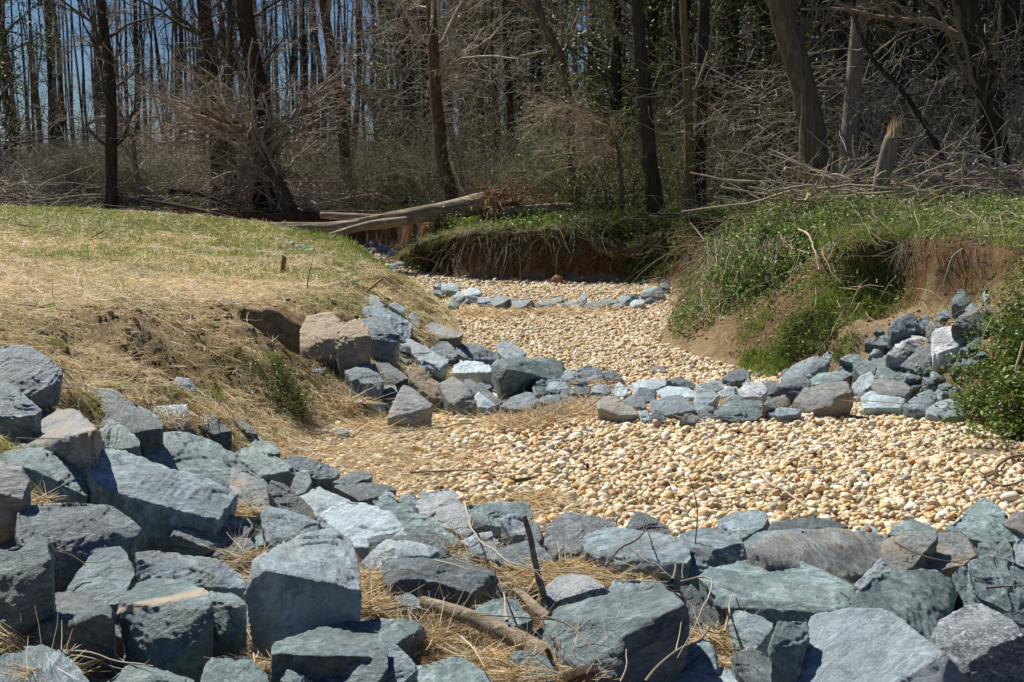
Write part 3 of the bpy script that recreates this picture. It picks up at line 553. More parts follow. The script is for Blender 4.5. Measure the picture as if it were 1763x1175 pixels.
B_('topmost stone of the bank pile, blue with a dark front','b',[(1639,522),(1650,500),(1665,496),(1690,505),(1685,512),(1670,520),(1655,528)],[(1697,517),(1690,528),(1660,538),(1643,530)],off=.05)
B_('tiny pale stone in the sand right of the topmost one','p',[(1693,507),(1698,497),(1708,502),(1708,513),(1698,517)],off=.04)
B_('small dark wedge under the topmost stone','b',[(1663,532),(1672,523),(1697,523),(1701,533),(1675,540)],off=.05)
B_('small flat stone left of the topmost stone','b',[(1615,539),(1640,530),(1655,536),(1640,547),(1618,548)],off=.05)
B_('long tan stained slab high in the bank pile','t',[(1640,558),(1660,540),(1695,527),(1708,530),(1710,540),(1690,552),(1665,556)],[(1711,547),(1690,572),(1665,578),(1645,567)])
B_('rugged pale grey stone at the upper left of the bank pile','b',[(1529,564),(1545,548),(1565,540),(1580,550),(1575,562),(1550,570),(1535,573)],[(1535,580),(1545,588),(1572,574)])
B_('grey slab right of the rugged pale stone','b',[(1575,554),(1600,540),(1615,545),(1605,557),(1590,568)])
B_('greyish block behind the big pale boulder','t',[(1595,565),(1605,552),(1630,552),(1642,562),(1620,568),(1608,588)])
B_('big pale boulder with ochre base, middle of the bank pile','w',[(1605,577),(1615,565),(1640,563),(1662,580),(1650,595),(1630,594),(1605,592)],[(1664,595),(1640,617),(1625,624),(1608,607)],lean=.5)
B_('smooth green slab at the right top of the bank pile','g',[(1665,580),(1690,567),(1705,562),(1722,562),(1715,582),(1690,598),(1668,601)])
B_('pale slab leaning behind the smooth green slab','g',[(1700,557),(1710,540),(1728,540),(1722,557),(1705,564)],off=.05)
B_('white streaked faceted boulder left of the big pale one','w',[(1525,612),(1545,590),(1570,580),(1598,582),(1590,592),(1560,605),(1540,615)],[(1600,592),(1580,614),(1550,630),(1530,622)])
B_('low rounded stone above the white streaked boulder','g',[(1545,587),(1560,572),(1585,566),(1598,573),(1590,582),(1565,585)])
B_('dark dome with a sunken face, middle of the bank pile','d',[(1552,630),(1580,603),(1600,592),(1612,600),(1602,612),(1575,622)],[(1619,617),(1615,632),(1580,638),(1556,637)],lean=.5)
B_('lilac oval stone right of the bright oval slab','p',[(1495,614),(1510,595),(1525,588),(1533,596),(1520,610),(1505,620)])
B_('black stone behind the lilac oval one','d',[(1495,592),(1510,584),(1535,585),(1541,594),(1520,595)])
B_('thin grey stone under the bright oval slab','g',[(1445,618),(1470,608),(1495,605),(1496,620),(1470,625)])
B_('long slab with a black hollow front in the bank pile','b',[(1470,627),(1500,620),(1530,615),(1541,626),(1510,631)],[(1541,637),(1520,650),(1485,648)])
B_('wide fan ribbed stone at the left foot of the bank pile','b',[(1347,652),(1365,630),(1400,615),(1422,618),(1427,626),(1400,638),(1375,655)])
B_('long splintered stone right of the fan ribbed one','b',[(1390,647),(1420,628),(1445,620),(1462,623),(1430,642),(1400,652)])
B_('grey stone below the bright oval slab','b',[(1435,643),(1455,627),(1475,629),(1482,642),(1460,648)])
B_('flat pale green stone with dark right front','g',[(1392,657),(1410,644),(1450,640),(1459,646),(1430,657),(1400,661)],[(1461,652),(1440,664),(1395,667)])
B_('black grooved stone left of the tan grey long block','d',[(1335,667),(1350,654),(1385,650),(1395,657),(1370,662)],[(1391,667),(1380,687),(1345,683)])
B_('small upright lilac stone right of the flat pale green one','p',[(1467,667),(1480,650),(1500,640),(1506,652),(1496,667),(1480,678)])
B_('green slab with a corner lobe in the lower bank pile','g',[(1508,652),(1515,630),(1540,630),(1575,633),(1586,646),(1560,657),(1530,655)],[(1589,662),(1570,670),(1540,663)])
B_('square tan grey block under the lobed slab','t',[(1502,663),(1510,653),(1530,655),(1565,662),(1563,677),(1520,673)],[(1565,683),(1555,693),(1510,683)])
B_('light flat stone under the square tan grey block','p',[(1483,684),(1500,674),(1530,680),(1559,687),(1550,703),(1490,702)])
B_('little pale triangle beside the dark dome','b',[(1565,625),(1580,618),(1600,626),(1603,638),(1580,642)])
B_('blue striped boulder right of the lobed slab','b',[(1590,648),(1610,637),(1640,627),(1656,634),(1640,644),(1600,657)],[(1656,647),(1640,662),(1610,670),(1595,661)])
B_('ribbed slab above the blue striped boulder','b',[(1630,628),(1650,612),(1672,605),(1676,616),(1655,628)])
B_('pale stone half under the leaves at the right of the pile','g',[(1680,625),(1690,605),(1704,600),(1702,628),(1680,638)])
B_('long tan grey block lying at the pebbles edge','t',[(1370,692),(1385,667),(1400,668),(1430,660),(1460,658),(1468,670),(1440,682),(1400,687)],[(1466,692),(1430,698),(1390,707),(1365,702)])
B_('small round olive stone left of the tan grey long block','t',[(1313,697),(1325,686),(1350,681),(1358,689),(1340,695)],[(1359,697),(1345,705),(1320,706)])
B_('small dark stone behind the round olive one','d',[(1310,663),(1325,656),(1342,660),(1338,673),(1322,680)])
B_('low flat stone under the round olive one','b',[(1322,709),(1345,702),(1380,705),(1370,713),(1340,717)])
B_('blue black stone at the pebbles edge, lower right of the pile','b',[(1557,698),(1580,680),(1600,672),(1613,682),(1600,694),(1575,704)],[(1613,693),(1600,708),(1565,710)])
B_('soft grey stone beside the leafy corner bush','b',[(1608,680),(1620,665),(1640,664),(1652,682),(1630,689),(1612,692)])
B_('rounded pale stone at the pebbles edge beside the leafy corner bush','p',[(1592,710),(1615,692),(1640,687),(1668,697),(1662,714),(1620,718)])
B_('dim slab half under the leafy corner bush','b',[(1642,668),(1660,654),(1682,650),(1684,664),(1655,672)])
B_('tiny stone between the big pale boulder and the green slab','b',[(1650,608),(1660,597),(1671,600),(1666,611)])
for a,b_,c,d_ in [(1440,675,30,16),(1480,640,26,14),(1540,645,24,14),(1600,640,22,14),(1640,600,22,14),(1620,650,26,16),(1495,690,26,12),(1580,665,24,14),(1400,665,22,10),(1670,590,20,12),(1580,605,24,14),(1650,565,22,12)]:
    G(a,b_,c,d_,'small shaded stone filling a gap in the bank pile','d',off=.0,group='small stones filling gaps in the bank pile')  # shade of these gaps is coloured in with the dark slate
WG='stones of the far sill'
ordn=['first','second','third','fourth','fifth','sixth','seventh','eighth','ninth','tenth','eleventh','twelfth','thirteenth','fourteenth','fifteenth','sixteenth','seventeenth','eighteenth','nineteenth']
far=[(757,494,22,14),(774,497,34,22),(790,512,20,22),(812,507,38,24),(836,518,32,16),(862,519,38,22),(900,523,42,16),(943,524,34,10),(980,524,30,10),(1004,516,15,24),(1025,526,34,13),(1050,521,34,14),(1078,517,28,18),(1098,523,30,14),(1115,510,26,18),(1130,503,26,20),(1145,494,20,18)]
for i,(a,b_,c,d_) in enumerate(far):
    G(a,b_,c,d_,f'{ordn[i]} stone from the left in the far sill across the upper gravel','bgbpb'[i%5],off=.04,group=WG)
rj = random.Random(11)
for a, b_ in [(752, 505), (800, 520), (822, 510), (848, 524), (880, 519), (920, 528), (960, 519), (1015, 527), (1040, 530), (1064, 528), (1090, 512), (1105, 520), (1122, 518), (1136, 512), (1150, 486), (1140, 502), (1118, 500), (780, 526)]:
    G(a, b_, rj.uniform(16, 26), rj.uniform(9, 14), 'small chip of stone heaped against the far sill', rj.choice('dbg'), off=.02, group='small chips heaped against the far sill')
for i,(a,b_,c,d_) in enumerate([(643,420,16,12),(660,428,26,12),(680,434,26,12),(692,453,22,12),(676,460,22,9)]):
    G(a,b_,c,d_,f'{ordn[i]} stone from the left beside the distant gravel bend','b',off=.04,group='stones beside the distant gravel bend')
for i,(a,b_,c,d_) in enumerate([(478,413,14,8),(497,420,18,9),(515,425,26,9),(533,431,18,8)]):
    G(a,b_,c,d_,f'{ordn[i]} flat grey stone from the left in the far corner of the meadow','b',off=.0,group='flat stones in the far corner of the meadow')
G(1132,637,30,17,'large tan cobble at the toe of the right bank','t',off=.0)

rk = random.Random(23)
for (a0, b0, a1, b1, n_, lab, gr_) in [(560, 600, 870, 700, 26, 'small shaded rubble stone wedged in the left pile', 'rubble wedged in the left pile'), (880, 665, 1330, 712, 30, 'small rubble stone wedged in the sill across the stream', 'rubble wedged in the sill'), (1340, 640, 1660, 700, 34, 'small rubble stone wedged low in the bank pile', 'rubble wedged in the bank pile'), (1500, 560, 1700, 640, 20, 'small rubble stone wedged high in the bank pile', 'rubble wedged in the bank pile, high'), (430, 790, 950, 900, 26, 'small rubble stone between slabs at the pebbles edge of the near pile', 'rubble at the pebbles edge of the near pile')]:
    for _ in range(n_):
        a, b_ = rk.uniform(a0, a1), rk.uniform(b0, b1)
        if a0 == 430: b_ = 800+(a-430)*.2+rk.uniform(-8, 50)
        if a0 == 560 and b_ > 640+.3*(a-560)+60: continue
        w_ = rk.uniform(16, 32)*(1.25 if b0 > 780 else 1); G(a, b_, w_, w_*rk.uniform(.5, .75), lab, rk.choice('ddbgb'), off=.03, group=gr_)
# the many smallest stones of the piles read as one mass of rubble
small = [o for o in COL.objects if o.get('group') and any(k in o['group'] for k in ('rubble', 'filling gaps', 'small chips heaped', 'small stones in and beside'))]
mats = []; V_ = []; F_ = []; MI = []; ofs = 0
for o in small:
    me = o.data; n = len(me.vertices); v = np.empty(n*3, np.float32); me.vertices.foreach_get('co', v); v = v.reshape(-1, 3)+np.array(o.location)
    V_.append(v); fs = [tuple(i+ofs for i in p.vertices) for p in me.polygons]; F_ += fs; ofs += n
    if me.materials[0] not in mats: mats.append(me.materials[0])
    MI += [mats.index(me.materials[0])]*len(fs); bpy.data.objects.remove(o); bpy.data.meshes.remove(me)
rm = bpy.data.meshes.new('rubble'); rm.from_pydata(np.concatenate(V_).tolist(), [], F_)
for m_ in mats: rm.materials.append(m_)
rm.polygons.foreach_set('material_index', MI); rm.polygons.foreach_set('use_smooth', np.ones(len(MI), bool)); rm.update()
tag(link('rubble', rm), 'small slate rubble wedged among the bigger stones of the piles and sills', 'rubble', kind='stuff')
# ---------------- scatter helpers ----------------
def grid_interp(A, x, y):
    A = A.reshape(ny, nx); i = np.clip(np.searchsorted(XS, x)-1, 0, nx-2); j = np.clip(np.searchsorted(YS, y)-1, 0, ny-2)
    u = (x-XS[i])/(XS[i+1]-XS[i]); v = (y-YS[j])/(YS[j+1]-YS[j])
    return (A[j, i]*(1-u)+A[j, i+1]*u)*(1-v)+(A[j+1, i]*(1-u)+A[j+1, i+1]*u)*v
def gz(x, y): return grid_interp(GZ, np.atleast_1d(x).astype(float), np.atleast_1d(y).astype(float))
def gD(x, y): return grid_interp(gd, x, y)
def gDW(x, y): return grid_interp(gd/gw, x, y)
def rot_rand(n):
    q = RNG.normal(size=(n, 4)); q /= np.linalg.norm(q, axis=1)[:, None]; w, x, y, z = q.T
    return np.stack([np.stack([1-2*(y*y+z*z), 2*(x*y-z*w), 2*(x*z+y*w)], 1), np.stack([2*(x*y+z*w), 1-2*(x*x+z*z), 2*(y*z-x*w)], 1), np.stack([2*(x*z-y*w), 2*(y*z+x*w), 1-2*(x*x+y*y)], 1)], 1)
def ico(level):
    bm = bmesh.new(); bmesh.ops.create_icosphere(bm, subdivisions=level, radius=1)
    V = np.array([v.co[:] for v in bm.verts]); F = np.array([[v.index for v in f.verts] for f in bm.faces]); bm.free(); return V, F
def pebbles(pos, rad, cols, level, flat=(1, .78, .58), tilt=.5):
    V, F = ico(level); n = len(pos)
    sc = np.array(flat)[None]*RNG.uniform(.72, 1.22, (n, 3))*rad[:, None]
    jit = 1+.16*RNG.normal(size=(n, len(V)))*(level > 1)*.5
    L = V[None]*np.where(np.abs(V[None]) > 0, 1, 1)*jit[:, :, None]
    L = np.sign(L)*np.abs(L)**.88*sc[:, None, :]
    a = RNG.uniform(0, 2*np.pi, n); b = RNG.normal(0, tilt, n); c = RNG.normal(0, tilt, n)
    ca, sa, cb, sb, cc, s_c = np.cos(a), np.sin(a), np.cos(b), np.sin(b), np.cos(c), np.sin(c)
    x, y, z = L[..., 0], L[..., 1], L[..., 2]
    y, z = y*cb[:, None]-z*sb[:, None], y*sb[:, None]+z*cb[:, None]
    x, z = x*cc[:, None]+z*s_c[:, None], -x*s_c[:, None]+z*cc[:, None]
    x, y = x*ca[:, None]-y*sa[:, None], x*sa[:, None]+y*ca[:, None]
    P = np.stack([x, y, z], 2)+pos[:, None, :]
    FF = (F[None]+(np.arange(n)*len(V))[:, None, None]).reshape(-1, 3)
    return P.reshape(-1, 3), FF, np.repeat(cols, len(V), 0)
def merge(parts):
    V = []; F = []; Cc = []; o = 0
    for v, f, c in parts:
        V.append(v); F.append(f+o); Cc.append(c); o += len(v)
    return np.concatenate(V), np.concatenate(F), np.concatenate(Cc)
def strips(P, wid, cols, side=None):
    """P (m,n,3) polylines -> flat ribbons tapering to the tip"""
    m, n, _ = P.shape; T = P[:, -1]-P[:, 0]; T /= np.linalg.norm(T, axis=1)[:, None]+1e-9
    if side is None:
        r = RNG.normal(size=(m, 3)); r[:, 2] *= .4; side = np.cross(T, r)
    side = side/(np.linalg.norm(side, axis=1)[:, None]+1e-9)
    tp = np.linspace(1, .35, n)[None, :, None]*.5*wid[:, None, None]
    A = P-side[:, None]*tp; B = P+side[:, None]*tp
    V = np.stack([A, B], 2).reshape(-1, 3); base = (np.arange(m)*2*n)[:, None]
    k = np.arange(n-1)*2
    F = np.stack([base+k, base+k+1, base+k+3, base+k+2], 2).reshape(-1, 4)
    return V, F, np.repeat(cols, 2*n, 0)
def tubes(P, R, sides=3):
    """P (m,n,3), R (m,n) -> closed-looking tubes"""
    m, n, _ = P.shape; T = np.gradient(P, axis=1); T /= np.linalg.norm(T, axis=2)[..., None]+1e-9
    ref = np.where(np.abs(T[:, :1, 2:3]) > .8, np.array([1., 0, 0]), np.array([0., 0, 1.])); ref = np.broadcast_to(ref, T.shape)
    U = np.cross(T, ref); U /= np.linalg.norm(U, axis=2)[..., None]+1e-9; Wv = np.cross(T, U)
    a = np.arange(sides)*2*np.pi/sides
    V = P[:, :, None]+R[:, :, None, None]*(U[:, :, None]*np.cos(a)[None, None, :, None]+Wv[:, :, None]*np.sin(a)[None, None, :, None])
    V = V.reshape(-1, 3); base = (np.arange(m)*n*sides)[:, None, None]; k = (np.arange(n-1)*sides)[None, :, None]
    s = np.arange(sides)[None, None, :]; s2 = (s+1) % sides
    F = np.stack([base+k+s, base+k+s2, base+k+sides+s2, base+k+sides+s], 3).reshape(-1, 4)
    return V, F
def wander(S, Dr, L, seg, wob=.25, droop=0.0, up=0.0):
    """random walks: starts S (m,3), directions, lengths"""
    m = len(S); D_ = Dr/(np.linalg.norm(Dr, axis=1)[:, None]+1e-9); P = [S]; st = (L/seg)[:, None]
    for i in range(seg):
        D_ = D_+RNG.normal(0, wob, (m, 3)); D_[:, 2] += (up-droop); D_ /= np.linalg.norm(D_, axis=1)[:, None]
        P.append(P[-1]+D_*st)
    return np.stack(P, 1)
def palette(n, cols, w, var=.12):
    c = np.array(cols)[RNG.choice(len(cols), n, p=np.array(w)/sum(w))]
    return np.clip(c*RNG.uniform(1-var, 1+var, (n, 1))*RNG.uniform(1-var*.3, 1+var*.3, (n, 3)), 0, 1)
def leaves(P, size, cols, flatness=.6, fold=.15):
    """pointed leaf blades made of two triangles each folded on the midrib"""
    n = len(P); nrm = RNG.normal(size=(n, 3)); nrm[:, 2] = np.abs(nrm[:, 2])+flatness; nrm /= np.linalg.norm(nrm, axis=1)[:, None]
    t = np.cross(nrm, RNG.normal(size=(n, 3))); t /= np.linalg.norm(t, axis=1)[:, None]; s = np.cross(nrm, t)
    z = size[:, None]
    V = np.stack([P, P+t*z*.5+s*z*.28+nrm*z*fold, P+t*z, P+t*z*.5-s*z*.28+nrm*z*fold], 1).reshape(-1, 3)
    b = (np.arange(n)*4)[:, None]; F = np.concatenate([b+np.array([[0, 1, 2]]), b+np.array([[0, 2, 3]])])
    return V, F, np.repeat(cols, 4, 0)
def vis_sample(n, y0, y1, k=1.0, xl=-.46, xr=.46):
    """points in the wedge of ground in front of the camera, thinning with distance"""
    u = RNG.uniform(size=n)
    y = (y0**(1-k)+u*(y1**(1-k)-y0**(1-k)))**(1/(1-k)) if k != 1 else y0*(y1/y0)**u
    return RNG.uniform(xl, xr, n)*y, y
# ---------------- river gravel ----------------
GC = [(.68, .54, .32), (.76, .67, .49), (.64, .45, .22), (.52, .31, .14), (.80, .76, .66), (.22, .13, .08), (.38, .35, .30), (.62, .51, .34)]
GWT = [.32, .27, .13, .04, .09, .025, .03, .15]
parts = []
def strawcov(x, y):   # where straw has blown over the pebbles: the left of the near pool and below each sill
    a = sst(.55, 0.0, (x+1.45)/1.9-.25+.18*vn(np.c_[x, y], 2.2, 301))*sst(11.3, 10.6, y)*1.0
    d = np.exp(-(((x+.15)/.75)**2+((y-10.75)/.42)**2)); e = np.exp(-(((x-.25)/1.0)**2+((y-18.4)/.35)**2)); f = np.exp(-(((x-.05)/.5)**2+((y-7.65)/.3)**2))
    return np.clip(np.maximum.reduce([a, d*1.1, e, f]), 0, 1)
for (n, y0, y1, rad, lvl, k) in [(34000, 6.8, 12.4, (.015, .033), 2, .6), (31000, 12.2, 21.4, (.016, .029), 2, .6), (7000, 21, 31.5, (.03, .045), 1, .3)]:
    y = RNG.uniform(y0, y1, n)
    x = RNG.uniform(-5, 5.2, n) if y1 < 31 else RNG.uniform(-8, 3.2, n)
    for _ in range(3):
        d = gD(x, y); bad = d > .03+.03*RNG.normal(size=n); m = bad.sum(); 
        x = np.where(bad, RNG.uniform(-5, 5.2, n) if y1 < 31 else RNG.uniform(-8, 3.2, n), x)
    bare = np.exp(-(((x-3.55)/.35)**2+((y-9.2)/.2)**2))
    keep = (gD(x, y) < .04) & (y > 6.95+.15*vn(np.c_[x, y], 3, 5)+.0*x) & (RNG.uniform(size=n) > strawcov(x, y)*.62) & (RNG.uniform(size=n) > bare*1.2)
    x, y = x[keep], y[keep]; n = len(x)
    r = RNG.uniform(*rad, n)*np.exp(RNG.normal(0, .22, n))
    z = gz(x, y)+r*.15+np.abs(RNG.normal(0, .012, n))-.02*strawcov(x, y)
    parts.append(pebbles(np.c_[x, y, z], r, palette(n, GC, GWT, .14), lvl))
Vg, Fg, Cg = merge(parts)
def pebmat(nt, p):
    c = attr_col(nt); geo = N(nt, 'NewGeometry'); n1 = noise(nt, geo.outputs['Position'], 90, 4, .6)
    c2 = mixc(nt, 1.0, c, ramp(nt, n1, [(.3, (.72, .68, .62)), (.6, (1, 1, 1))]), 'MULTIPLY')
    nt.links.new(c2, p.inputs['Base Color']); p.inputs['Roughness'].default_value = .6; bump(nt, p, n1, .3, .004)
M_PEB = material('river_pebbles', pebmat)
o = link('gravel', mesh_np('gravel', Vg, Fg, M_PEB, True, {'Col': ('COL', Cg)})); tag(o, 'cream and tan river pebbles covering the stream bed', 'gravel', kind='stuff')
# a few bigger cobbles that stand out in the gravel
# ---------------- straw ----------------
STC = [(.78, .62, .36), (.88, .77, .53), (.94, .89, .76), (.36, .23, .11), (.58, .44, .22)]
SW = [.34, .28, .16, .10, .12]
P_ = []
def add_straw(x, y, z, L, wid, tilt, cols, seg=3, wob=.16):
    n = len(x); a = RNG.uniform(0, 2*np.pi, n); e = np.abs(RNG.normal(0, tilt, n))
    ex = .06; sx = np.clip((gz(x+ex, y)-gz(x-ex, y))/(2*ex), -1.5, 1.5); sy = np.clip((gz(x, y+ex)-gz(x, y-ex))/(2*ex), -1.5, 1.5)
    D_ = np.c_[np.cos(a)*np.cos(e), np.sin(a)*np.cos(e), np.sin(e)+sx*np.cos(a)+sy*np.sin(a)]
    P = wander(np.c_[x, y, z], D_, L, seg, wob*.8, droop=.02)
    P_.append(strips(P, wid, cols))
# meadow and slope
x, y = vis_sample(230000, 5.5, 24, 1.25, -.47, .05); d = gD(x, y); ok = (d > .02) & (x < .3) & (y < 24.2)
dw_ = gDW(x, y); cov = .5+.25*vn(np.c_[x, y], 3.5, 63)+.7*fbm(np.c_[x, y], 1.1, 61, 4)+.3*sst(1.0, 1.4, dw_)-.42*sst(.15, .4, dw_)*(1-sst(.8, 1.1, dw_))+.5*vn(np.c_[x, y], 5, 62)*(1-sst(1.0, 1.5, dw_)); ok &= (RNG.uniform(size=len(x)) < np.clip(cov, .12, 1))
for (cx, cy, rx, ry, dp) in PIT: ok &= (((x-cx)/rx)**2+((y-cy)/ry)**2 > 1.0)
x, y = x[ok], y[ok]; n = len(x)
far_f = np.clip((y-8)/14, 0, 1)
add_straw(x, y, gz(x, y)+.004+RNG.uniform(0, .02, n), RNG.uniform(.06, .19, n), np.maximum(.0035, .00045*y)*RNG.uniform(.8, 1.3, n), .17, palette(n, STC, SW))
# blown over the pebbles
x = RNG.uniform(-2, 3, 60000); y = RNG.uniform(7.2, 19.5, 60000); ok = (RNG.uniform(size=60000) < strawcov(x, y)) & (gD(x, y) < .2); x, y = x[ok], y[ok]; n = len(x)
add_straw(x, y, gz(x, y)+.012+RNG.uniform(0, .04, n), RNG.uniform(.06, .2, n), np.maximum(.0032, .00042*y)*RNG.uniform(.8, 1.3, n), .14, palette(n, STC, SW))
# tufts caught between the near stones and against the sills
def clump(px, py, rpx, n, off=.08, L=(.04, .17), tilt=.22, dark=0.0, squash=.5):
    off = off+(.06 if off > .04 else 0); h = hit(px, py, off); r = rpx/FPX*h[1]; a = RNG.uniform(0, 2*np.pi, n); q = np.sqrt(RNG.uniform(size=n))*r
    xx = h[0]+np.cos(a)*q; yy = h[1]+np.sin(a)*q*squash*1.6; zz = h[2]-.03+RNG.uniform(0, .05, n)+.03*(1-q/r)
    c = palette(n, STC+[(.16, .10, .06)], [.30, .2, .1, .2+dark, .15, .12])
    add_straw(xx, yy, zz, RNG.uniform(*L, n), np.full(n, .0034)*RNG.uniform(.7, 1.9, n)*max(1, h[1]/7), tilt, c, 3, .12)
    m = n//14; j = RNG.integers(0, n, m); add_straw(xx[j], yy[j], zz[j]+.01, RNG.uniform(.1, .28, m), np.full(m, .004), .6, c[j], 3, .1)
for c in [(640,1000,55,700,.10),(625,1045,40,520,.11),(700,1055,60,600,.06),(770,1110,75,1500,.05),(850,1150,80,1100,.06),(720,1110,40,600,.08),(930,1000,60,700,.06),(1000,990,80,1100,.08),(1080,965,60,600,.08),(1110,1000,50,420,.08),
          (860,985,50,600,.06),(800,945,50,500,.05),(880,915,40,380,.05),(760,955,50,420,.06),(1000,1165,70,1000,.10),(900,1170,50,600,.08),(1235,1110,38,520,.09),(1250,1150,26,200,.06),(55,870,40,260,.10),(410,965,36,520,.08),(440,1000,24,240,.06),
          (30,1105,40,300,.10),(80,1165,40,260,.12),(430,1100,30,260,.03),(410,880,36,320,.12),(100,670,60,520,.03),(220,690,50,420,.03),(290,725,40,420,.06),(360,715,50,500,.05),(930,865,60,520,.01),(730,935,30,260,.07),
          (450,1150,30,220,.05),(1170,985,40,260,.08),(880,1060,40,360,.06),(690,985,26,240,.07),(1560,1090,14,60,.05),(280,985,30,120,.02),(520,905,30,160,.06),(1400,1170,30,120,.03),(640,920,40,200,.05)]:
    clump(*c)
for c in [(980,712,55,900,.03),(930,722,50,700,.03),(880,735,50,600,.02),(1010,700,30,420,.04),(800,545,50,260,.01),(860,545,60,400,.02),(950,540,80,500,.02),(1040,535,40,260,.02),(560,600,30,260,.02),(600,690,50,420,.02),(640,735,60,420,.01),(1030,665,30,160,.05),(1230,700,14,60,.03)]:
    clump(*c, L=(.08, .26), tilt=.3)
Vs, Fs, Cs = merge(P_)
M_STRAW = colmat('dry_straw', .55, .38, .35)
o = link('straw', mesh_np('straw', Vs, Fs, M_STRAW, False, {'Col': ('COL', Cs)})); tag(o, 'loose golden straw mulch on the meadow and between the stones', 'straw', kind='stuff')
# ---------------- grass ----------------
P_ = []
def add_grass(x, y, L, wid, cols, tilt=.35, seg=2, z=None):
    n = len(x); a = RNG.uniform(0, 2*np.pi, n); e = np.pi/2-np.abs(RNG.normal(0, tilt, n))
    D_ = np.c_[np.cos(a)*np.cos(e), np.sin(a)*np.cos(e), np.sin(e)]
    P = wander(np.c_[x, y, gz(x, y)-.004 if z is None else z], D_, L, seg, .15, droop=.12); P_.append(strips(P, wid, cols))
GRC = [(.19, .28, .045), (.28, .36, .07), (.12, .19, .04), (.34, .34, .12), (.42, .36, .18)]
x, y = vis_sample(110000, 5.5, 24, 1.1, -.47, .05); d = gD(x, y)
gm = fbm(np.c_[x, y], 1.3, 71, 4)+.30*vn(np.c_[x, y], 6, 73)+1.1*sst(14, 20, y)*sst(-14, -5, x)+.14+.25*sst(.8, .3, gDW(x, y))
ok = (d > .1) & (RNG.uniform(size=len(x)) < np.clip(gm*1.5+.16, .05, 1)) & (y < 24); x, y = x[ok], y[ok]; n = len(x)
add_grass(x, y, RNG.uniform(.03, .085, n), np.maximum(.0035, .00045*y), palette(n, GRC, [.34, .3, .12, .16, .08]), .5)
n = 42000; x = RNG.uniform(-9.5, -2.2, n); y = RNG.uniform(14.5, 23.4, n); ok = (gD(x, y) > .25) & (RNG.uniform(size=n) < np.clip(.3+1.4*fbm(np.c_[x, y], .9, 88, 4)+.3*sst(17, 22, y), 0, 1)); x, y = x[ok], y[ok]; n = len(x)
add_grass(x, y, RNG.uniform(.04, .11, n), .0006*y, palette(n, GRC, [.4, .36, .08, .12, .04]), .5)
# turf on top of the right bank, over the cut bank and among the trees' edge
x = RNG.uniform(1.5, 9, 120000); y = RNG.uniform(9.5, 26, 120000); dw = gDW(x, y)
ok = (dw > .62) & (RNG.uniform(size=len(x)) < np.clip(.55+fbm(np.c_[x, y], .8, 81, 3)-.25*sst(17, 23, y), 0, 1)) & (x < .5*y); x, y = x[ok], y[ok]; n = len(x)
add_grass(x, y, RNG.uniform(.08, .2, n), np.maximum(.005, .0005*y), palette(n, GRC, [.36, .36, .16, .07, .05]), .45)
x = RNG.uniform(-4, 6, 60000); y = RNG.uniform(21.5, 30, 60000); dw = gDW(x, y)
ok = (dw > .8) & (RNG.uniform(size=len(x)) < np.clip(.42+fbm(np.c_[x, y], .9, 83, 3), 0, 1)); x, y = x[ok], y[ok]; n = len(x)
add_grass(x, y, RNG.uniform(.06, .17, n), .00055*y, palette(n, GRC, [.22, .16, .3, .16, .16]), .6)
# woodland floor greening
x = RNG.uniform(-22, 22, 90000); y = RNG.uniform(25, 48, 90000); ok = (gD(x, y) > .5) & (fbm(np.c_[x, y], .35, 85, 3) > .02); x, y = x[ok], y[ok]; n = len(x)
add_grass(x, y, RNG.uniform(.08, .22, n), .0007*y, palette(n, GRC, [.3, .1, .4, .1, .1]), .6)
# green tufts on the right slope and in places on the left
def tuft(px, py, rpx, n, L=(.04, .11), off=0):
    h = hit(px, py, off); r = rpx/FPX*h[1]; a = RNG.uniform(0, 2*np.pi, n); q = np.sqrt(RNG.uniform(size=n))*r
    add_grass(h[0]+np.cos(a)*q, h[1]+np.sin(a)*q, RNG.uniform(*L, n), np.full(n, max(.004, .0006*h[1])), palette(n, GRC, [.42, .42, .12, .03, .01]), .55)
for t_ in [(1325,628,36,900),(1290,620,20,300),(1350,610,24,300),(1400,560,40,600),(1440,540,50,800),(1480,520,50,900),(1500,490,40,700),(1420,500,50,700),(1360,570,30,400),(1300,560,30,300),(1455,600,20,200),(1130,440,60,700),(1100,420,50,500),(1160,410,50,500),(1080,470,30,250),(1250,520,30,250),
           (380,690,14,80),(480,640,16,120),(510,690,16,120),(75,625,16,60),(60,620,16,80),(100,600,14,60),(5,1085,14,24),(960,950,8,16),(470,620,12,60),(860,590,14,60),(900,600,14,60)]: tuft(*t_)
Vs, Fs, Cs = merge(P_)
M_GRASS = colmat('grass_blades', .6, .35, .25)
o = link('grass', mesh_np('grass', Vs, Fs, M_GRASS, False, {'Col': ('COL', Cs)})); tag(o, 'short new grass on the meadow and the stream banks', 'grass', kind='stuff')
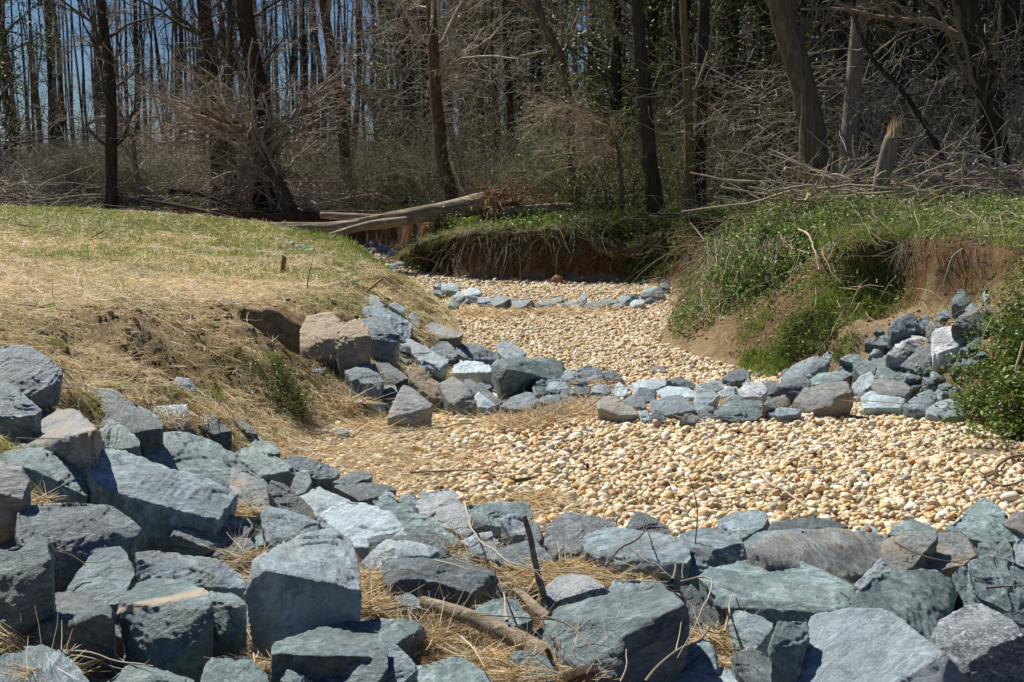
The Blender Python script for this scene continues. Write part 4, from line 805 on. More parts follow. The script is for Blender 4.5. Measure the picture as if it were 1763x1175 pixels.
# ---------------- soil clods ----------------
x, y = vis_sample(60000, 6, 24, 1.1, -.46, .45); dw = gDW(x, y); d = gD(x, y)
pr = sst(.05, .25, dw)*(1-sst(.9, 1.2, dw))*np.clip(.5+fbm(np.c_[x, y], 2.5, 41, 4)*1.6, 0, 1)
ok = (d > .03) & (RNG.uniform(size=len(x)) < pr) & (y < 21.5); x, y = x[ok], y[ok]; n = len(x); r = np.exp(RNG.normal(math.log(.010), .5, n))
sd_c = np.where(((x > 1.4))[:, None], palette(n, [(.28, .195, .12), (.20, .135, .08)], [.6, .4]), palette(n, [(.17, .105, .055), (.25, .165, .095), (.11, .068, .038)], [.4, .3, .3]))
V, F, C_ = pebbles(np.c_[x, y, gz(x, y)], r, sd_c, 2, (1, .9, .7), 1.0)
o = link('soil_clods', mesh_np('soil_clods', V, F, colmat('soil_clod', .95, 0, .05), True, {'Col': ('COL', C_)})); tag(o, 'crumbled brown soil lumps on the eroded slopes', 'soil', kind='stuff')
# ---------------- wood: bark, twigs, trees ----------------
def bark_mat(name, a, b_, c, sc=1.0, axis_=(1, 1, .16)):
    def b(nt, p):
        L = nt.links; tc = N(nt, 'TexCoord'); mp = N(nt, 'Mapping'); L.new(tc.outputs['Object'], mp.inputs[0]); mp.inputs['Scale'].default_value = axis_
        n1 = noise(nt, mp.outputs[0], 22*sc, 6, .7, .6); n2 = noise(nt, tc.outputs['Object'], 2.5, 4)
        col = ramp(nt, n1, [(.3, a), (.5, b_), (.72, c)]); col = mixc(nt, ramp(nt, n2, [(.45, (0, 0, 0)), (.7, (.5, .5, .5))]), col, tuple(x*.7 for x in b_))
        L.new(col, p.inputs['Base Color']); p.inputs['Roughness'].default_value = .95; p.inputs['Specular IOR Level'].default_value = .1; bump(nt, p, n1, 1.0, .03)
    return material(name, b)
BK = {'grey': bark_mat('grey_bark', (.05, .04, .032), (.12, .10, .08), (.24, .205, .165)), 'dark': bark_mat('dark_bark', (.022, .018, .014), (.055, .046, .036), (.12, .10, .08)),
      'pale': bark_mat('pale_bark', (.10, .085, .07), (.22, .19, .16), (.38, .34, .29)), 'red': bark_mat('reddish_bark', (.05, .036, .024), (.12, .085, .058), (.23, .17, .115)),
      'olive': bark_mat('olive_bark', (.07, .055, .028), (.16, .13, .065), (.27, .22, .12)), 'log': bark_mat('log_bark', (.13, .10, .07), (.30, .24, .175), (.54, .46, .36), 1.3, (.14, .6, 1))}
def resample(pts, step):
    pts = np.array(pts, float); d = np.r_[0, np.cumsum(np.linalg.norm(np.diff(pts, axis=0), axis=1))]; n = max(6, int(d[-1]/step))
    t = np.linspace(0, d[-1], n); i = np.clip(np.searchsorted(d, t)-1, 0, len(pts)-2); u = (t-d[i])/(d[i+1]-d[i])
    m = np.zeros_like(pts); m[1:-1] = (pts[2:]-pts[:-2])/2; m[0] = pts[1]-pts[0]; m[-1] = pts[-1]-pts[-2]
    u = u[:, None]; p0, p1, m0, m1 = pts[i], pts[i+1], m[i], m[i+1]
    return (2*u**3-3*u**2+1)*p0+(u**3-2*u**2+u)*m0+(-2*u**3+3*u**2)*p1+(u**3-u**2)*m1
def stem_mesh(name, P, R, mat, sides=12, rough=.12, sub=1, seed=0, caps=True):
    """a trunk or log: ringed tube with flutes and lumps"""
    V, F = tubes(P[None], R[None], sides); n = len(P); Vr = V.reshape(n, sides, 3); c = P[:, None]
    q = np.c_[np.repeat(np.cumsum(np.r_[0, np.linalg.norm(np.diff(P, axis=0), axis=1)]), sides)*1.2, np.tile(np.cos(np.arange(sides)*2*np.pi/sides), n)*1.3, np.tile(np.sin(np.arange(sides)*2*np.pi/sides), n)*1.3]
    k = 1+rough*(fbm(q, 1.0, seed+5, 3)*1.6+.5*vn(q*np.array([.15, 1, 1]), 3.0, seed+9)).reshape(n, sides, 1)
    V = (c+(Vr-c)*k).reshape(-1, 3)
    if caps:
        e0 = len(V); V = np.r_[V, P[:1], P[-1:]]; s = np.arange(sides); s2 = (s+1) % sides
        F = np.r_[F, np.c_[np.full(sides, e0), s2, s, s], np.c_[np.full(sides, e0+1), (n-1)*sides+s, (n-1)*sides+s2, (n-1)*sides+s2]]
        q4 = F[:-2*sides]; t3 = F[-2*sides:, :3]
        me = bpy.data.meshes.new(name); me.from_pydata(V.tolist(), [], q4.tolist()+t3.tolist())
        me.polygons.foreach_set('use_smooth', np.ones(len(me.polygons), bool)); me.materials.append(mat); me.update(); return me
    return mesh_np(name, V, F, mat)
def branch_set(TP, TR, n1, n2, n3, h0=.25, L1=(1, 3), L2=(.5, 1.5), L3=(.25, .8), up=.05, ang=(.5, 1.2), r1=.35, wob=.22, droop3=.05, minr=.004, dirbias=None):
    """three orders of branches grown from a trunk polyline TP with radii TR"""
    out = []; n = len(TP)
    i = RNG.integers(int(n*h0), n-1, n1); S = TP[i]; T = np.gradient(TP, axis=0)[i]; T /= np.linalg.norm(T, axis=1)[:, None]
    a = RNG.uniform(0, 2*np.pi, n1); side = np.c_[np.cos(a), np.sin(a), RNG.normal(0, .2, n1)]; el = RNG.uniform(*ang, n1)[:, None]
    D_ = T*np.cos(el)+side*np.sin(el)
    if dirbias is not None: D_ = D_+np.array(dirbias)
    LL = RNG.uniform(*L1, n1); P1 = wander(S, D_, LL, 7, wob*.75, up=up); ra = np.minimum(TR[i]*r1, LL*.02+.006)[:, None]*np.linspace(1, .3, 8)[None]
    out.append((P1, np.maximum(ra, minr), 4))
    def kids(P, Rr, m, L, wb, up_, seg):
        k = RNG.integers(0, len(P), m); j = RNG.integers(1, P.shape[1]-1, m); S = P[k, j]; T = P[k, j+1]-P[k, j-1]; T /= np.linalg.norm(T, axis=1)[:, None]+1e-9
        D_ = T+RNG.normal(0, .62, (m, 3)); Q = wander(S, D_, RNG.uniform(*L, m), seg, wb, up=up_)
        R = np.maximum(Rr[k, j]*.55, minr)[:, None]*np.linspace(1, .35, seg+1)[None]; return Q, np.maximum(R, minr*.55)
    P2, R2 = kids(P1, ra, n2, L2, .25, up, 5); out.append((P2, R2, 3))
    P3, R3 = kids(P2, R2, n3, L3, .3, -droop3, 4); out.append((P3, R3, 3))
    return out
def tubeset(sets):
    V = []; F = []; o = 0
    for P, R, s in sets:
        v, f = tubes(P, R, s); V.append(v); F.append(f+o); o += len(v)
    return np.concatenate(V), np.concatenate(F)
TWIG = {'brown': simple('brown_twigs', (.19, .16, .12), .9, .35, 3), 'grey': simple('grey_twigs', (.38, .32, .26), .9, .3, 3), 'pale': simple('pale_twigs', (.42, .34, .24), .8, .3, 3), 'dark': simple('dark_twigs', (.075, .068, .055), .95, .35, 3), 'green': simple('olive_twigs', (.15, .14, .06), .9, .3, 3), 'root': simple('orange_roots', (.27, .17, .095), .9, .35, 4)}
M_LEAF = colmat('leaf_green', .45, .3, .35)
def tree_thing(name, label, cat, group, loc):
    o = bpy.data.objects.new(name, None); COL.objects.link(o); o.location = loc; tag(o, label, cat, group); return o
def put_mesh(name, me, parent): return link(name, me, parent)
def hero(name, label, pxs, wpx, Y, bark, twig='brown', top=11, n=(14, 60, 300), h0=.3, base_drop=.15, nleaf=0, sides=12, cat='tree', group=None, rough=.12, **kw):
    pts = [at(px, py, Y) for px, py in pxs]
    if isinstance(Y, (list, tuple)): pass
    z0 = gz([pts[0][0]], [Y])[0]-base_drop; pts[0][2] = min(pts[0][2], z0)
    if top:
        d = pts[-1]-pts[-2]; d /= np.linalg.norm(d); d = d*.5+np.array([0, 0, .5]); d /= np.linalg.norm(d)
        h = top-pts[-1][2]
        if h > .5: pts += [pts[-1]+d*h*.5, pts[-1]+d*h]
    P = resample(pts, .25); tt = np.linspace(0, 1, len(P)); r = wpx/2/FPX*Y
    R = r*(1-.62*tt**1.3)*(1+.55*np.exp(-tt*len(P)*.25/.35)); root = tuple(P[0]); P = P-P[0]
    t = tree_thing(name, label, cat, group, root)
    put_mesh('trunk', stem_mesh('trunk', P, R, BK[bark], sides, rough=rough, seed=int(pxs[0][0])), t)
    if n[0]:
        bs = branch_set(P, R, *n, h0=h0, **kw); V, F = tubeset(bs); put_mesh('branches', mesh_np('branches', V, F, TWIG[twig], True), t)
        if nleaf:
            P3 = bs[2][0]; k = RNG.integers(0, len(P3), nleaf); pos = P3[k, RNG.integers(1, 5, nleaf)]+RNG.normal(0, .08, (nleaf, 3))
            V, F, C_ = leaves(pos, RNG.uniform(.06, .13, nleaf), palette(nleaf, [(.05, .08, .02), (.09, .13, .03), (.16, .2, .05)], [.45, .4, .15]), .2)
            put_mesh('leaves', mesh_np('leaves', V, F, M_LEAF, False, {'Col': ('COL', C_)}), t)
    return t
hero('bare_tree','thickest trunk, grey brown and leaning left as it rises, standing behind the brush heap',[(1412,345),(1402,260),(1388,170),(1364,80),(1342,0)],46,20,'grey',n=(10,40,180),h0=.45,sides=18,rough=.06)
hero('bare_tree','pale grey trunk with shredding bark right of the thickest trunk',[(1458,330),(1466,200),(1475,80),(1482,0)],30,22,'pale',n=(12,40,180),h0=.3)
hero('bare_tree','slim straight olive brown trunk, left one of a close pair',[(1188,340),(1185,200),(1180,80),(1176,0)],16,23,'olive',n=(8,30,160),h0=.4,rough=.05)
hero('bare_tree','straight dark trunk, right one of a close pair',[(1200,348),(1207,200),(1212,0)],24,24,'dark',n=(12,50,220),h0=.3)
hero('bare_tree','shaggy black brown trunk wrapped in vines at the right of the arching sapling',[(1132,350),(1114,230),(1103,100),(1098,0)],27,23,'dark',n=(20,90,500),h0=.1,nleaf=900,rough=.25)
hero('bare_tree','broad rugged dark trunk near the right edge, leaning left',[(1722,300),(1704,190),(1684,90),(1662,0)],44,20,'dark',n=(26,120,600),h0=.08,rough=.3,sides=16)
hero('bare_tree','crooked thin grey trunk that bends left above the clearing',[(988,342),(982,220),(970,110),(945,60),(925,0)],15,26,'grey',n=(24,120,700),h0=.3)
hero('bare_tree','thin trunk with an orange splintered wound low on its stem',[(782,352),(772,315),(760,270),(755,215),(750,150),(742,0)],23,28,'red','grey',n=(24,120,700),h0=.25,rough=.15)
hero('bare_tree','reddish brown trunk left of the fallen log',[(600,350),(590,230),(575,120),(556,0)],21,35,'red','grey',n=(22,100,600),h0=.2)
hero('bare_tree','heavy black trunk standing against blue sky, left half of the wood',[(458,345),(450,200),(432,90),(420,0)],38,33,'dark','dark',n=(26,120,600),h0=.25)
hero('bare_tree','black trunk left of the heavy one against the sky, thicker towards its foot',[(380,345),(372,170),(361,80),(350,0)],32,35,'dark','dark',n=(26,120,600),h0=.25)
hero('forked_tree','slender dark tree that forks against the sky at the left',[(192,350),(190,140),(180,60),(172,0)],20,32,'dark','dark',n=(30,140,700),h0=.15)
hero('bare_tree','mossy trunk leaning right behind the thickest trunk',[(1305,345),(1328,210),(1345,120),(1362,0)],30,26,'olive',n=(18,100,500),h0=.2,nleaf=500)
hero('dead_vine','dark vine arcing down to the right behind the broken stump',[(1640,330),(1622,270),(1560,165),(1505,105),(1478,50),(1470,0)],10,21,'dark',n=(10,40,200),h0=.1,cat='vine',top=8)
hero('leaning_tree','thin dark stem slanting behind the pale shredding trunk',[(1520,250),(1475,160),(1440,60),(1430,0)],12,27,'dark',n=(8,30,160),top=9)
hero('arching_sapling','thin sapling arching left over the cut bank with pale drooping twigs',[(1074,362),(1068,290),(1060,240),(1045,208),(1012,188),(975,180),(940,186)],8,23.6,'olive','pale',n=(34,120,460),h0=.45,top=0,L1=(.5,1.9),L2=(.3,.9),L3=(.15,.5),up=-.02,ang=(.5,1.4),dirbias=(-.7,0,-.25),minr=.004)
hero('leaning_tree','uprooted looking small tree leaning left with a sprawl of arching branches',[(500,362),(486,332),(464,292),(430,240),(385,205),(330,185)],26,32.3,'grey','grey',n=(60,300,1100),h0=.25,top=0,L1=(1.2,3.6),L2=(.6,1.8),L3=(.3,.9),up=.0,ang=(.5,1.3),minr=.007)
hero('leaning_tree','pale bent branch with bare twigs rising right from the sprawling small tree',[(470,300),(440,260),(400,220),(378,178)],9,32.5,'pale','pale',n=(16,60,200),h0=.3,top=0,L1=(.5,2.0),L2=(.3,.9),cat='branch')
hero('bent_sapling','pale grey sapling bent over at the left, in the shrubs',[(250,345),(232,280),(228,235),(195,200),(150,215)],10,33.5,'pale','grey',n=(20,80,300),h0=.3,top=0,L1=(.6,1.8))
# ---- background trees: eight trunks of their own, copied with their crowns ----
protos = []
for k in range(8):
    h = RNG.uniform(13, 17); pts = [(0, 0, -.3)]
    for q in range(1, 7): pts.append((RNG.normal(0, .16)+pts[-1][0]*1.1, RNG.normal(0, .16)+pts[-1][1], h*q/6))
    P = resample(pts, .8); tt = np.linspace(0, 1, len(P)); r = [.13, .17, .22, .10, .26, .14, .19, .12][k]
    R = r*(1-.75*tt)*(1+.4*np.exp(-tt*18))
    bs = branch_set(P, R, 26, 120, 460, h0=.25, L1=(1, 3.2), L2=(.6, 1.6), L3=(.3, 1.0), up=.08, minr=.007)
    tm = stem_mesh('trunk', P, R, BK[['dark', 'dark', 'grey', 'dark', 'dark', 'red', 'dark', 'grey'][k]], 8, .2, seed=k*7); V, F = tubeset(bs)
    protos.append((tm, mesh_np('branches', V, F, TWIG[['dark', 'brown', 'brown', 'dark', 'dark', 'brown', 'grey', 'brown'][k]], False)))
BGL = ['bare straight tree of the wood, one of the crowd of dark trunks behind the clearing']
def place_tree(k, x, y, s, rz, label, group, name='bare_tree'):
    t = tree_thing(name, label, 'tree', group, (x, y, gz([x], [y])[0])); t.scale = (s, s, s); t.rotation_euler = (RNG.normal(0, .035), RNG.normal(0, .035), rz)
    put_mesh('trunk', protos[k][0], t); put_mesh('branches', protos[k][1], t); return t
cnt = 0; got = []
while cnt < 240:
    y = 28+RNG.uniform()**.8*66; x = RNG.uniform(-.5, .5)*y
    pxx = x/y*FPX+W0/2
    if y < 33 and x < 0: continue
    if y < 60 and 960 < pxx < 1300 and RNG.uniform() < .3: continue
    if pxx < 560 and RNG.uniform() < .6: continue
    if any((x-a)**2+(y-b)**2 < 1.0 for a, b in got): continue
    got.append((x, y)); cnt += 1
    lab, gr = (('dark bare trunk among many in the left part of the wood, sky showing between', 'bare trees in the left part of the wood') if pxx < 600 else ('dark bare trunk among many in the middle of the wood', 'bare trees in the middle of the wood') if pxx < 1150 else ('dim bare trunk among many in the right part of the wood', 'bare trees in the right part of the wood'))
    place_tree(RNG.integers(0, 8), x, y, RNG.uniform(.65, 1.1), RNG.uniform(0, 6.28), lab, gr)
# ---- evergreens with ivy dark leaves ----
eg = []
for k in range(3):
    P = resample([(0, 0, -.3), (.1, 0, 3), (.05, .1, 8), (0, 0, 14)], .6); R = .16*(1-.8*np.linspace(0, 1, len(P)))
    bs = branch_set(P, R, 60, 300, 900, h0=.12, L1=(1.2, 3.2), L2=(.5, 1.4), L3=(.3, .8), up=-.02, ang=(1.0, 1.6), minr=.006)
    V, F = tubeset(bs); tm = stem_mesh('trunk', P, R, BK['dark'], 8, .15, seed=k)
    P3 = bs[2][0]; m = 9000; kk = RNG.integers(0, len(P3), m); pos = P3[kk, RNG.integers(0, 5, m)]+RNG.normal(0, .12, (m, 3))
    lv = leaves(pos, RNG.uniform(.07, .16, m), palette(m, [(.03, .05, .014), (.07, .10, .025), (.12, .155, .035), (.2, .21, .06)], [.25, .35, .25, .15]), .3)
    eg.append((tm, mesh_np('branches', V, F, TWIG['dark'], False), mesh_np('leaves', lv[0], lv[1], M_LEAF, False, {'Col': ('COL', lv[2])})))
for i, (px, Y, s) in enumerate([(1050, 30, 1), (1120, 33, 1.1), (1260, 28, 1.0), (1300, 34, 1.2), (1430, 31, 1.1), (1380, 38, 1.2), (1020, 40, 1.2), (1530, 40, 1.2), (1620, 44, 1.2), (5, 40, 1.0), (880, 46, 1.2), (700, 52, 1.0), (1180, 45, 1.3), (1480, 50, 1.2), (1720, 36, 1.0)]):
    x = (px-W0/2)/FPX*Y; t = tree_thing('evergreen_tree', 'dark leafy evergreen among the bare trees, '+('at the left edge of the wood' if px < 200 else 'in the middle and right part of the wood'), 'tree', 'evergreens at the left edge' if px < 200 else 'evergreens in the middle and right of the wood', (x, Y, gz([x], [Y])[0]))
    t.scale = (s, s, s); t.rotation_euler.z = i*1.7
    for nm, m_ in zip(('trunk', 'branches', 'leaves'), eg[i % 3]): put_mesh(nm, m_, t)
# ---- undergrowth shrubs ----
sh = []
for k in range(7):
    ns = 26; a = RNG.uniform(0, 6.28, ns); S = np.c_[np.cos(a)*.25, np.sin(a)*.25, np.full(ns, -.1)]; H = [3.4, 2.6, 2.2, 3.8, 1.7, 2.8, 2.0][k]
    D_ = np.c_[np.cos(a)*.5, np.sin(a)*.5, np.full(ns, 1.0)]; L = RNG.uniform(.6, 1.2, ns)*H; P1 = wander(S, D_, L, 9, .17, droop=.09); R1 = np.linspace(.016, .006, 10)[None]*RNG.uniform(.7, 1.4, (ns, 1))
    sets = [(P1, R1, 4)]
    def kid(P, R, m, L, seg, mr, dr):
        k_ = RNG.integers(0, len(P), m); j = RNG.integers(1, P.shape[1]-1, m); T = P[k_, j+1]-P[k_, j-1]; T /= np.linalg.norm(T, axis=1)[:, None]
        Q = wander(P[k_, j], T+RNG.normal(0, .7, (m, 3)), RNG.uniform(*L, m), seg, .28, droop=dr); return Q, np.linspace(1, .5, seg+1)[None]*np.full((m, 1), mr)
    P2, R2 = kid(P1, R1, 190, (.5, 1.6), 5, .0055, .04); P3, R3 = kid(P2, R2, 950, (.25, .8), 4, .0034, .03)
    sets += [(P2, R2, 3), (P3, R3, 3)]; V, F = tubeset(sets); tw = ['brown', 'grey', 'brown', 'brown', 'grey', 'green', 'dark'][k]
    lv = None
    if k in (1, 2, 5):
        m = 3600; kk = RNG.integers(0, len(P3), m); pos = P3[kk, RNG.integers(1, 5, m)]+RNG.normal(0, .04, (m, 3))
        l_ = leaves(pos, RNG.uniform(.035, .08, m), palette(m, [(.12, .16, .03), (.20, .26, .05), (.28, .29, .08)], [.5, .3, .2]), .2); lv = mesh_np('leaves', l_[0], l_[1], M_LEAF, False, {'Col': ('COL', l_[2])})
    sh.append((mesh_np('stems', V, F, TWIG[tw], False), lv))
def shrub(k, x, y, s, label, group, name='bare_shrub', cat='shrub'):
    t = tree_thing(name, label, cat, group, (x, y, gz([x], [y])[0])); t.scale = (s, s, s*RNG.uniform(.85, 1.15)); t.rotation_euler = (0, 0, RNG.uniform(0, 6.28))
    put_mesh('stems', sh[k][0], t)
    if sh[k][1]: put_mesh('leaves', sh[k][1], t)
    return t
cnt = 0
while cnt < 215:
    Y = 24.5+RNG.uniform()**1.3*40; x = RNG.uniform(-.48, .48)*Y; px = x/Y*FPX+W0/2
    if gD(np.array([x]), np.array([Y]))[0] < 1.2: continue
    if Y < 33 and px < 700 and Y < 33.5: continue
    if Y < 27 and px < 1150 and RNG.uniform() < .9: continue
    lf = 'left' if px < 600 else 'middle' if px < 1150 else 'right'
    k = int(RNG.choice(7, p=[.16, .14, .2, .16, .1, .16, .08])); grn_ = k in (1, 2, 5)
    nm = ['tangled bare brown shrub', 'thin shrub flushed with small green leaves'][grn_]
    shrub(k, x, Y, RNG.uniform(.45, .85) if px < 560 else RNG.uniform(.55, 1.0), f'{nm} in the undergrowth at the {lf} of the wood', f'{"green flushed" if grn_ else "bare"} shrubs at the {lf} of the wood'); cnt += 1
# ---- the wood far behind, read as one mass ----
n = 420; y = RNG.uniform(92, 150, n); x = RNG.uniform(-.52, .52, n)*y; P = wander(np.c_[x, y, np.full(n, 1.0)], np.tile([0, 0, 1.], (n, 1)), RNG.uniform(14, 22, n), 6, .03, up=.1); R = RNG.uniform(.08, .24, (n, 1))*np.linspace(1, .4, 7)[None]
m = 5000; y2 = RNG.uniform(66, 150, m); x2 = RNG.uniform(-.52, .52, m)*y2; zz = 1+RNG.uniform(0, 1, m)**2*4.5
P2 = wander(np.c_[x2, y2, zz], RNG.normal(0, 1, (m, 3))+np.array([0, 0, .5]), RNG.uniform(1, 4, m), 5, .35); R2 = np.full((m, 6), .018)
V, F = tubeset([(P, R, 5), (P2, R2, 3)]); o = link('far_wood', mesh_np('far_wood', V, F, TWIG['dark'], False)); tag(o, 'far off wood of dark trunks and twigs behind the nearer trees', 'wood', kind='stuff')
# ---------------- bank plants, roots, brush, logs ----------------
LC = [(.12, .21, .035), (.20, .31, .055), (.07, .12, .03), (.30, .37, .09), (.22, .15, .07)]
PL = []; PC = 0
x = RNG.uniform(-2.8, 6.5, 210000); y = RNG.uniform(9.3, 24.2, 210000); d = gD(x, y); dw = gDW(x, y); P2_ = np.c_[x, y]
rb = (x > 1.4) | (y > 21.9)
ok = rb & (d > .12) & (x < .47*y) & (RNG.uniform(size=len(x)) < np.clip(1.6*fbm(P2_, .9, 91, 4)+.6+.25*sst(.2, .6, dw)-1.9*np.exp(-(((x-4.1)/.9)**2+((y-12.25)/.8)**2))*(dw < .96)-.9*np.exp(-(((x-2.1)/.35)**2+((y-14.0)/.6)**2)), 0, 1)*np.where(y > 21.8, .5+.4*(dw > .8), 1))
x, y = x[ok], y[ok]; n = len(x); hgt = RNG.uniform(0, 1, n)**1.5*(.05+.20*sst(0, .5, fbm(np.c_[x, y], 1.6, 95, 3)+.15))
s_ = RNG.uniform(.022, .052, n)*np.clip(y/13, .9, 1.7)
V, F, C_ = leaves(np.c_[x, y, gz(x, y)+hgt+.01], s_, palette(n, LC, [.36, .26, .22, .08, .08]), .5)
o = link('ground_cover', mesh_np('ground_cover', V, F, M_LEAF, False, {'Col': ('COL', C_)})); tag(o, 'low green leaves creeping over the right bank and the cut bank top', 'ground cover', kind='stuff')
# dry stems and vines lying over the right bank
n = 1500; x = RNG.uniform(1.6, 6, n); y = RNG.uniform(10.5, 23, n); ok = (gD(x, y) > .35) & (x < .47*y) & (RNG.uniform(size=n) < .9-1.0*np.exp(-(((x-4.1)/.9)**2+((y-12.2)/.8)**2))); x, y = x[ok], y[ok]; n = len(x)
P = wander(np.c_[x, y, gz(x, y)+RNG.uniform(.03, .3, n)], np.c_[RNG.normal(-.5, .6, n), RNG.normal(-.6, .6, n), RNG.normal(-.1, .25, n)], RNG.uniform(.3, 1.3, n), 7, .2, droop=.06)
zz = gz(P[..., 0].ravel(), P[..., 1].ravel()).reshape(P.shape[:2]); P[..., 2] = np.maximum(P[..., 2], zz+.01)
V, F = tubes(P, RNG.uniform(.0025, .006, (n, 1))*np.linspace(1, .5, 8)[None], 3)
o = link('dry_stems', mesh_np('dry_stems', V, F, TWIG['pale'])); tag(o, 'dry pale stems and vines trailing down the right bank', 'dry stems', kind='stuff')
# stems fanned down the near corner of the right bank
def corner(px, py, n, L, name, label, dr, mat='pale', r=(.003, .007), sp=.5, cat='dead stems'):
    h = hit(px, py); S = h+np.c_[RNG.normal(0, sp*.5, n), RNG.normal(0, sp*.5, n), RNG.uniform(0, .12, n)]
    P = wander(S, np.array(dr)+RNG.normal(0, .25, (n, 3)), RNG.uniform(*L, n), 8, .12, droop=.05); zz = gz(P[..., 0].ravel(), P[..., 1].ravel()).reshape(P.shape[:2]); P[..., 2] = np.maximum(P[..., 2], zz+.01)
    V, F = tubes(P-h, RNG.uniform(*r, (n, 1))*np.linspace(1, .4, 9)[None], 3); o = link(name, mesh_np(name, V, F, TWIG[mat]), loc=Vector(h)); tag(o, label, cat, kind='stuff'); return o
corner(1290, 430, 130, (.5, 1.2), 'dead_stems', 'swept sheaf of brown dead stems hanging down the bank corner at the upper gravel', (-.45, -.6, -.5), 'brown', sp=.8)
corner(1240, 490, 80, (.4, 1.0), 'dead_stems', 'pale dead stems over the bank corner at the upper gravel', (-.5, -.5, -.5), 'pale', sp=.8)
corner(1370, 420, 160, (.5, 1.3), 'dead_stems', 'grey dead stems drooping from the leafy bulge of the right bank', (-.2, -.5, -.6), 'grey', sp=.9)
# hanging roots on the cut banks
n = 1100; k = RNG.integers(0, 3, n); x = np.where(RNG.uniform(size=n) < .85, RNG.uniform(-2.3, 2.4, n), RNG.uniform(-6, -2.6, n))
lipy = np.where(x > -1.9, np.interp(x, [-1.9, -1.2, -.3, 1.2, 2.1, 2.6], [24.6, 23.0, 22.5, 22.1, 22.0, 21.6])+.12, np.interp(x, [-10, -4.6, -2.9, -2.3, -1.9], [31.6, 31.5, 30.2, 27.6, 25]))
z0 = gz(x, lipy+.35); P = wander(np.c_[x, lipy+.05, z0-RNG.uniform(-.06, .4, n)], np.c_[RNG.normal(0, .5, n), RNG.uniform(-.9, -.3, n), RNG.normal(-.1, .4, n)], RNG.uniform(.3, 1.2, n), 8, .22, droop=.22)
kp = RNG.uniform(size=n) < .5+1.1*vn(P[:, 0], 2.2, 7); P = P[kp]; n = len(P); zz = gz(P[..., 0].ravel(), P[..., 1].ravel()).reshape(P.shape[:2]); P[..., 2] = np.maximum(P[..., 2], zz+.01)
V1, F1 = tubes(P, np.exp(RNG.uniform(math.log(.003), math.log(.013), (n, 1)))*np.linspace(1, .4, 9)[None], 3)
n = 260; h = [hit(RNG.uniform(1480, 1700), RNG.uniform(395, 440)) for _ in range(60)]; h = np.array(h)[RNG.integers(0, 60, n)]+RNG.normal(0, .05, (n, 3))
P = wander(h, np.c_[RNG.normal(-.2, .4, n), RNG.uniform(-.8, -.2, n), RNG.normal(-.2, .4, n)], RNG.uniform(.1, .5, n), 8, .25, droop=.3); zz = gz(P[..., 0].ravel(), P[..., 1].ravel()).reshape(P.shape[:2]); P[..., 2] = np.maximum(P[..., 2], zz+.008)
V2, F2 = tubes(P, RNG.uniform(.0015, .004, (n, 1))*np.linspace(1, .4, 9)[None], 3)
o = link('exposed_roots', mesh_np('exposed_roots', np.r_[V1, V2], np.r_[F1, F2+len(V1)], TWIG['brown'])); tag(o, 'tangled exposed roots hanging from the undercut banks', 'roots', kind='stuff')
# turf mats that overhang the cut banks
def mat_overhang(name, label, pts, w, drop):
    """a ragged lip of matted turf along a line of ground points"""
    P = resample(pts, .07); n = len(P); T = np.gradient(P, axis=0); T /= np.linalg.norm(T, axis=1)[:, None]; S = np.cross(T, [0, 0, 1.]); S /= np.linalg.norm(S, axis=1)[:, None]
    if S[:, 1].mean() > 0: S = -S
    prof = [(-.5, .02), (-.2, .06), (.15, .06), (.55, 0), (.85, -.12), (.9, -.3), (.6, -.42), (.2, -.3), (-.3, -.3)]
    V = []
    for i in range(n):
        a = 1+.55*float(vn(np.array([[i*.13, 0]]), 1, 7)[0])+.3*float(vn(np.array([[i*.5, 3]]), 1, 7)[0])
        for (u, v) in prof: V.append(P[i]+S[i]*u*w*a+np.array([0, 0, v*drop*(a if v < 0 else 1)]))
    V = np.array(V); V += RNG.normal(0, .012, V.shape)+(fbm(V, 6, 3, 3)*.06)[:, None]; m = len(prof); F = []
    for i in range(n-1):
        for j in range(m): F.append([i*m+j, i*m+(j+1) % m, (i+1)*m+(j+1) % m, (i+1)*m+j])
    c = Vector(P[n//2]); o = link(name, mesh_np(name, V-np.array(c), F, M_TURF), loc=c)
    k = 2600; q = RNG.integers(0, n, k); pos = P[q]+S[q]*(RNG.uniform(-.2, .95, k)*w)[:, None]+np.c_[np.zeros((k, 2)), RNG.uniform(-.25, .1, k)*drop]
    D_ = S[q]*.8+RNG.normal(0, .5, (k, 3)); st = strips(wander(pos, D_, RNG.uniform(.06, .26, k), 3, .2, droop=.25), np.full(k, .011), palette(k, GRC+[(.3, .22, .12)], [.3, .2, .2, .1, .1, .4]))
    link('turf_fringe', mesh_np('turf_fringe', st[0]-np.array(c), st[1], M_GRASS, False, {'Col': ('COL', st[2])}), o); tag(o, label, 'turf'); return o
M_TURF = simple('matted_turf', (.09, .075, .035), .95, .5, 14)
tp = lambda x, y, dz=0: (x, y, gz([x], [y])[0]+dz)
mat_overhang('turf_overhang', 'ragged turf lip sagging over the dark cut bank at the bend', [tp(-2.2, 26.2), tp(-1.55, 24.2), tp(-.9, 23.2), tp(0, 22.85), tp(1.2, 22.55), tp(2.0, 22.4), tp(2.7, 22.3)], .42, .5)
scarp_pts = [hit(px, py-6) for px, py in [(1455, 425), (1500, 415), (1560, 402), (1620, 393), (1690, 382)]]
mat_overhang('turf_overhang', 'small turf lip over the sandy scarp of the right bank', [tuple(p) for p in scarp_pts], .16, .26)
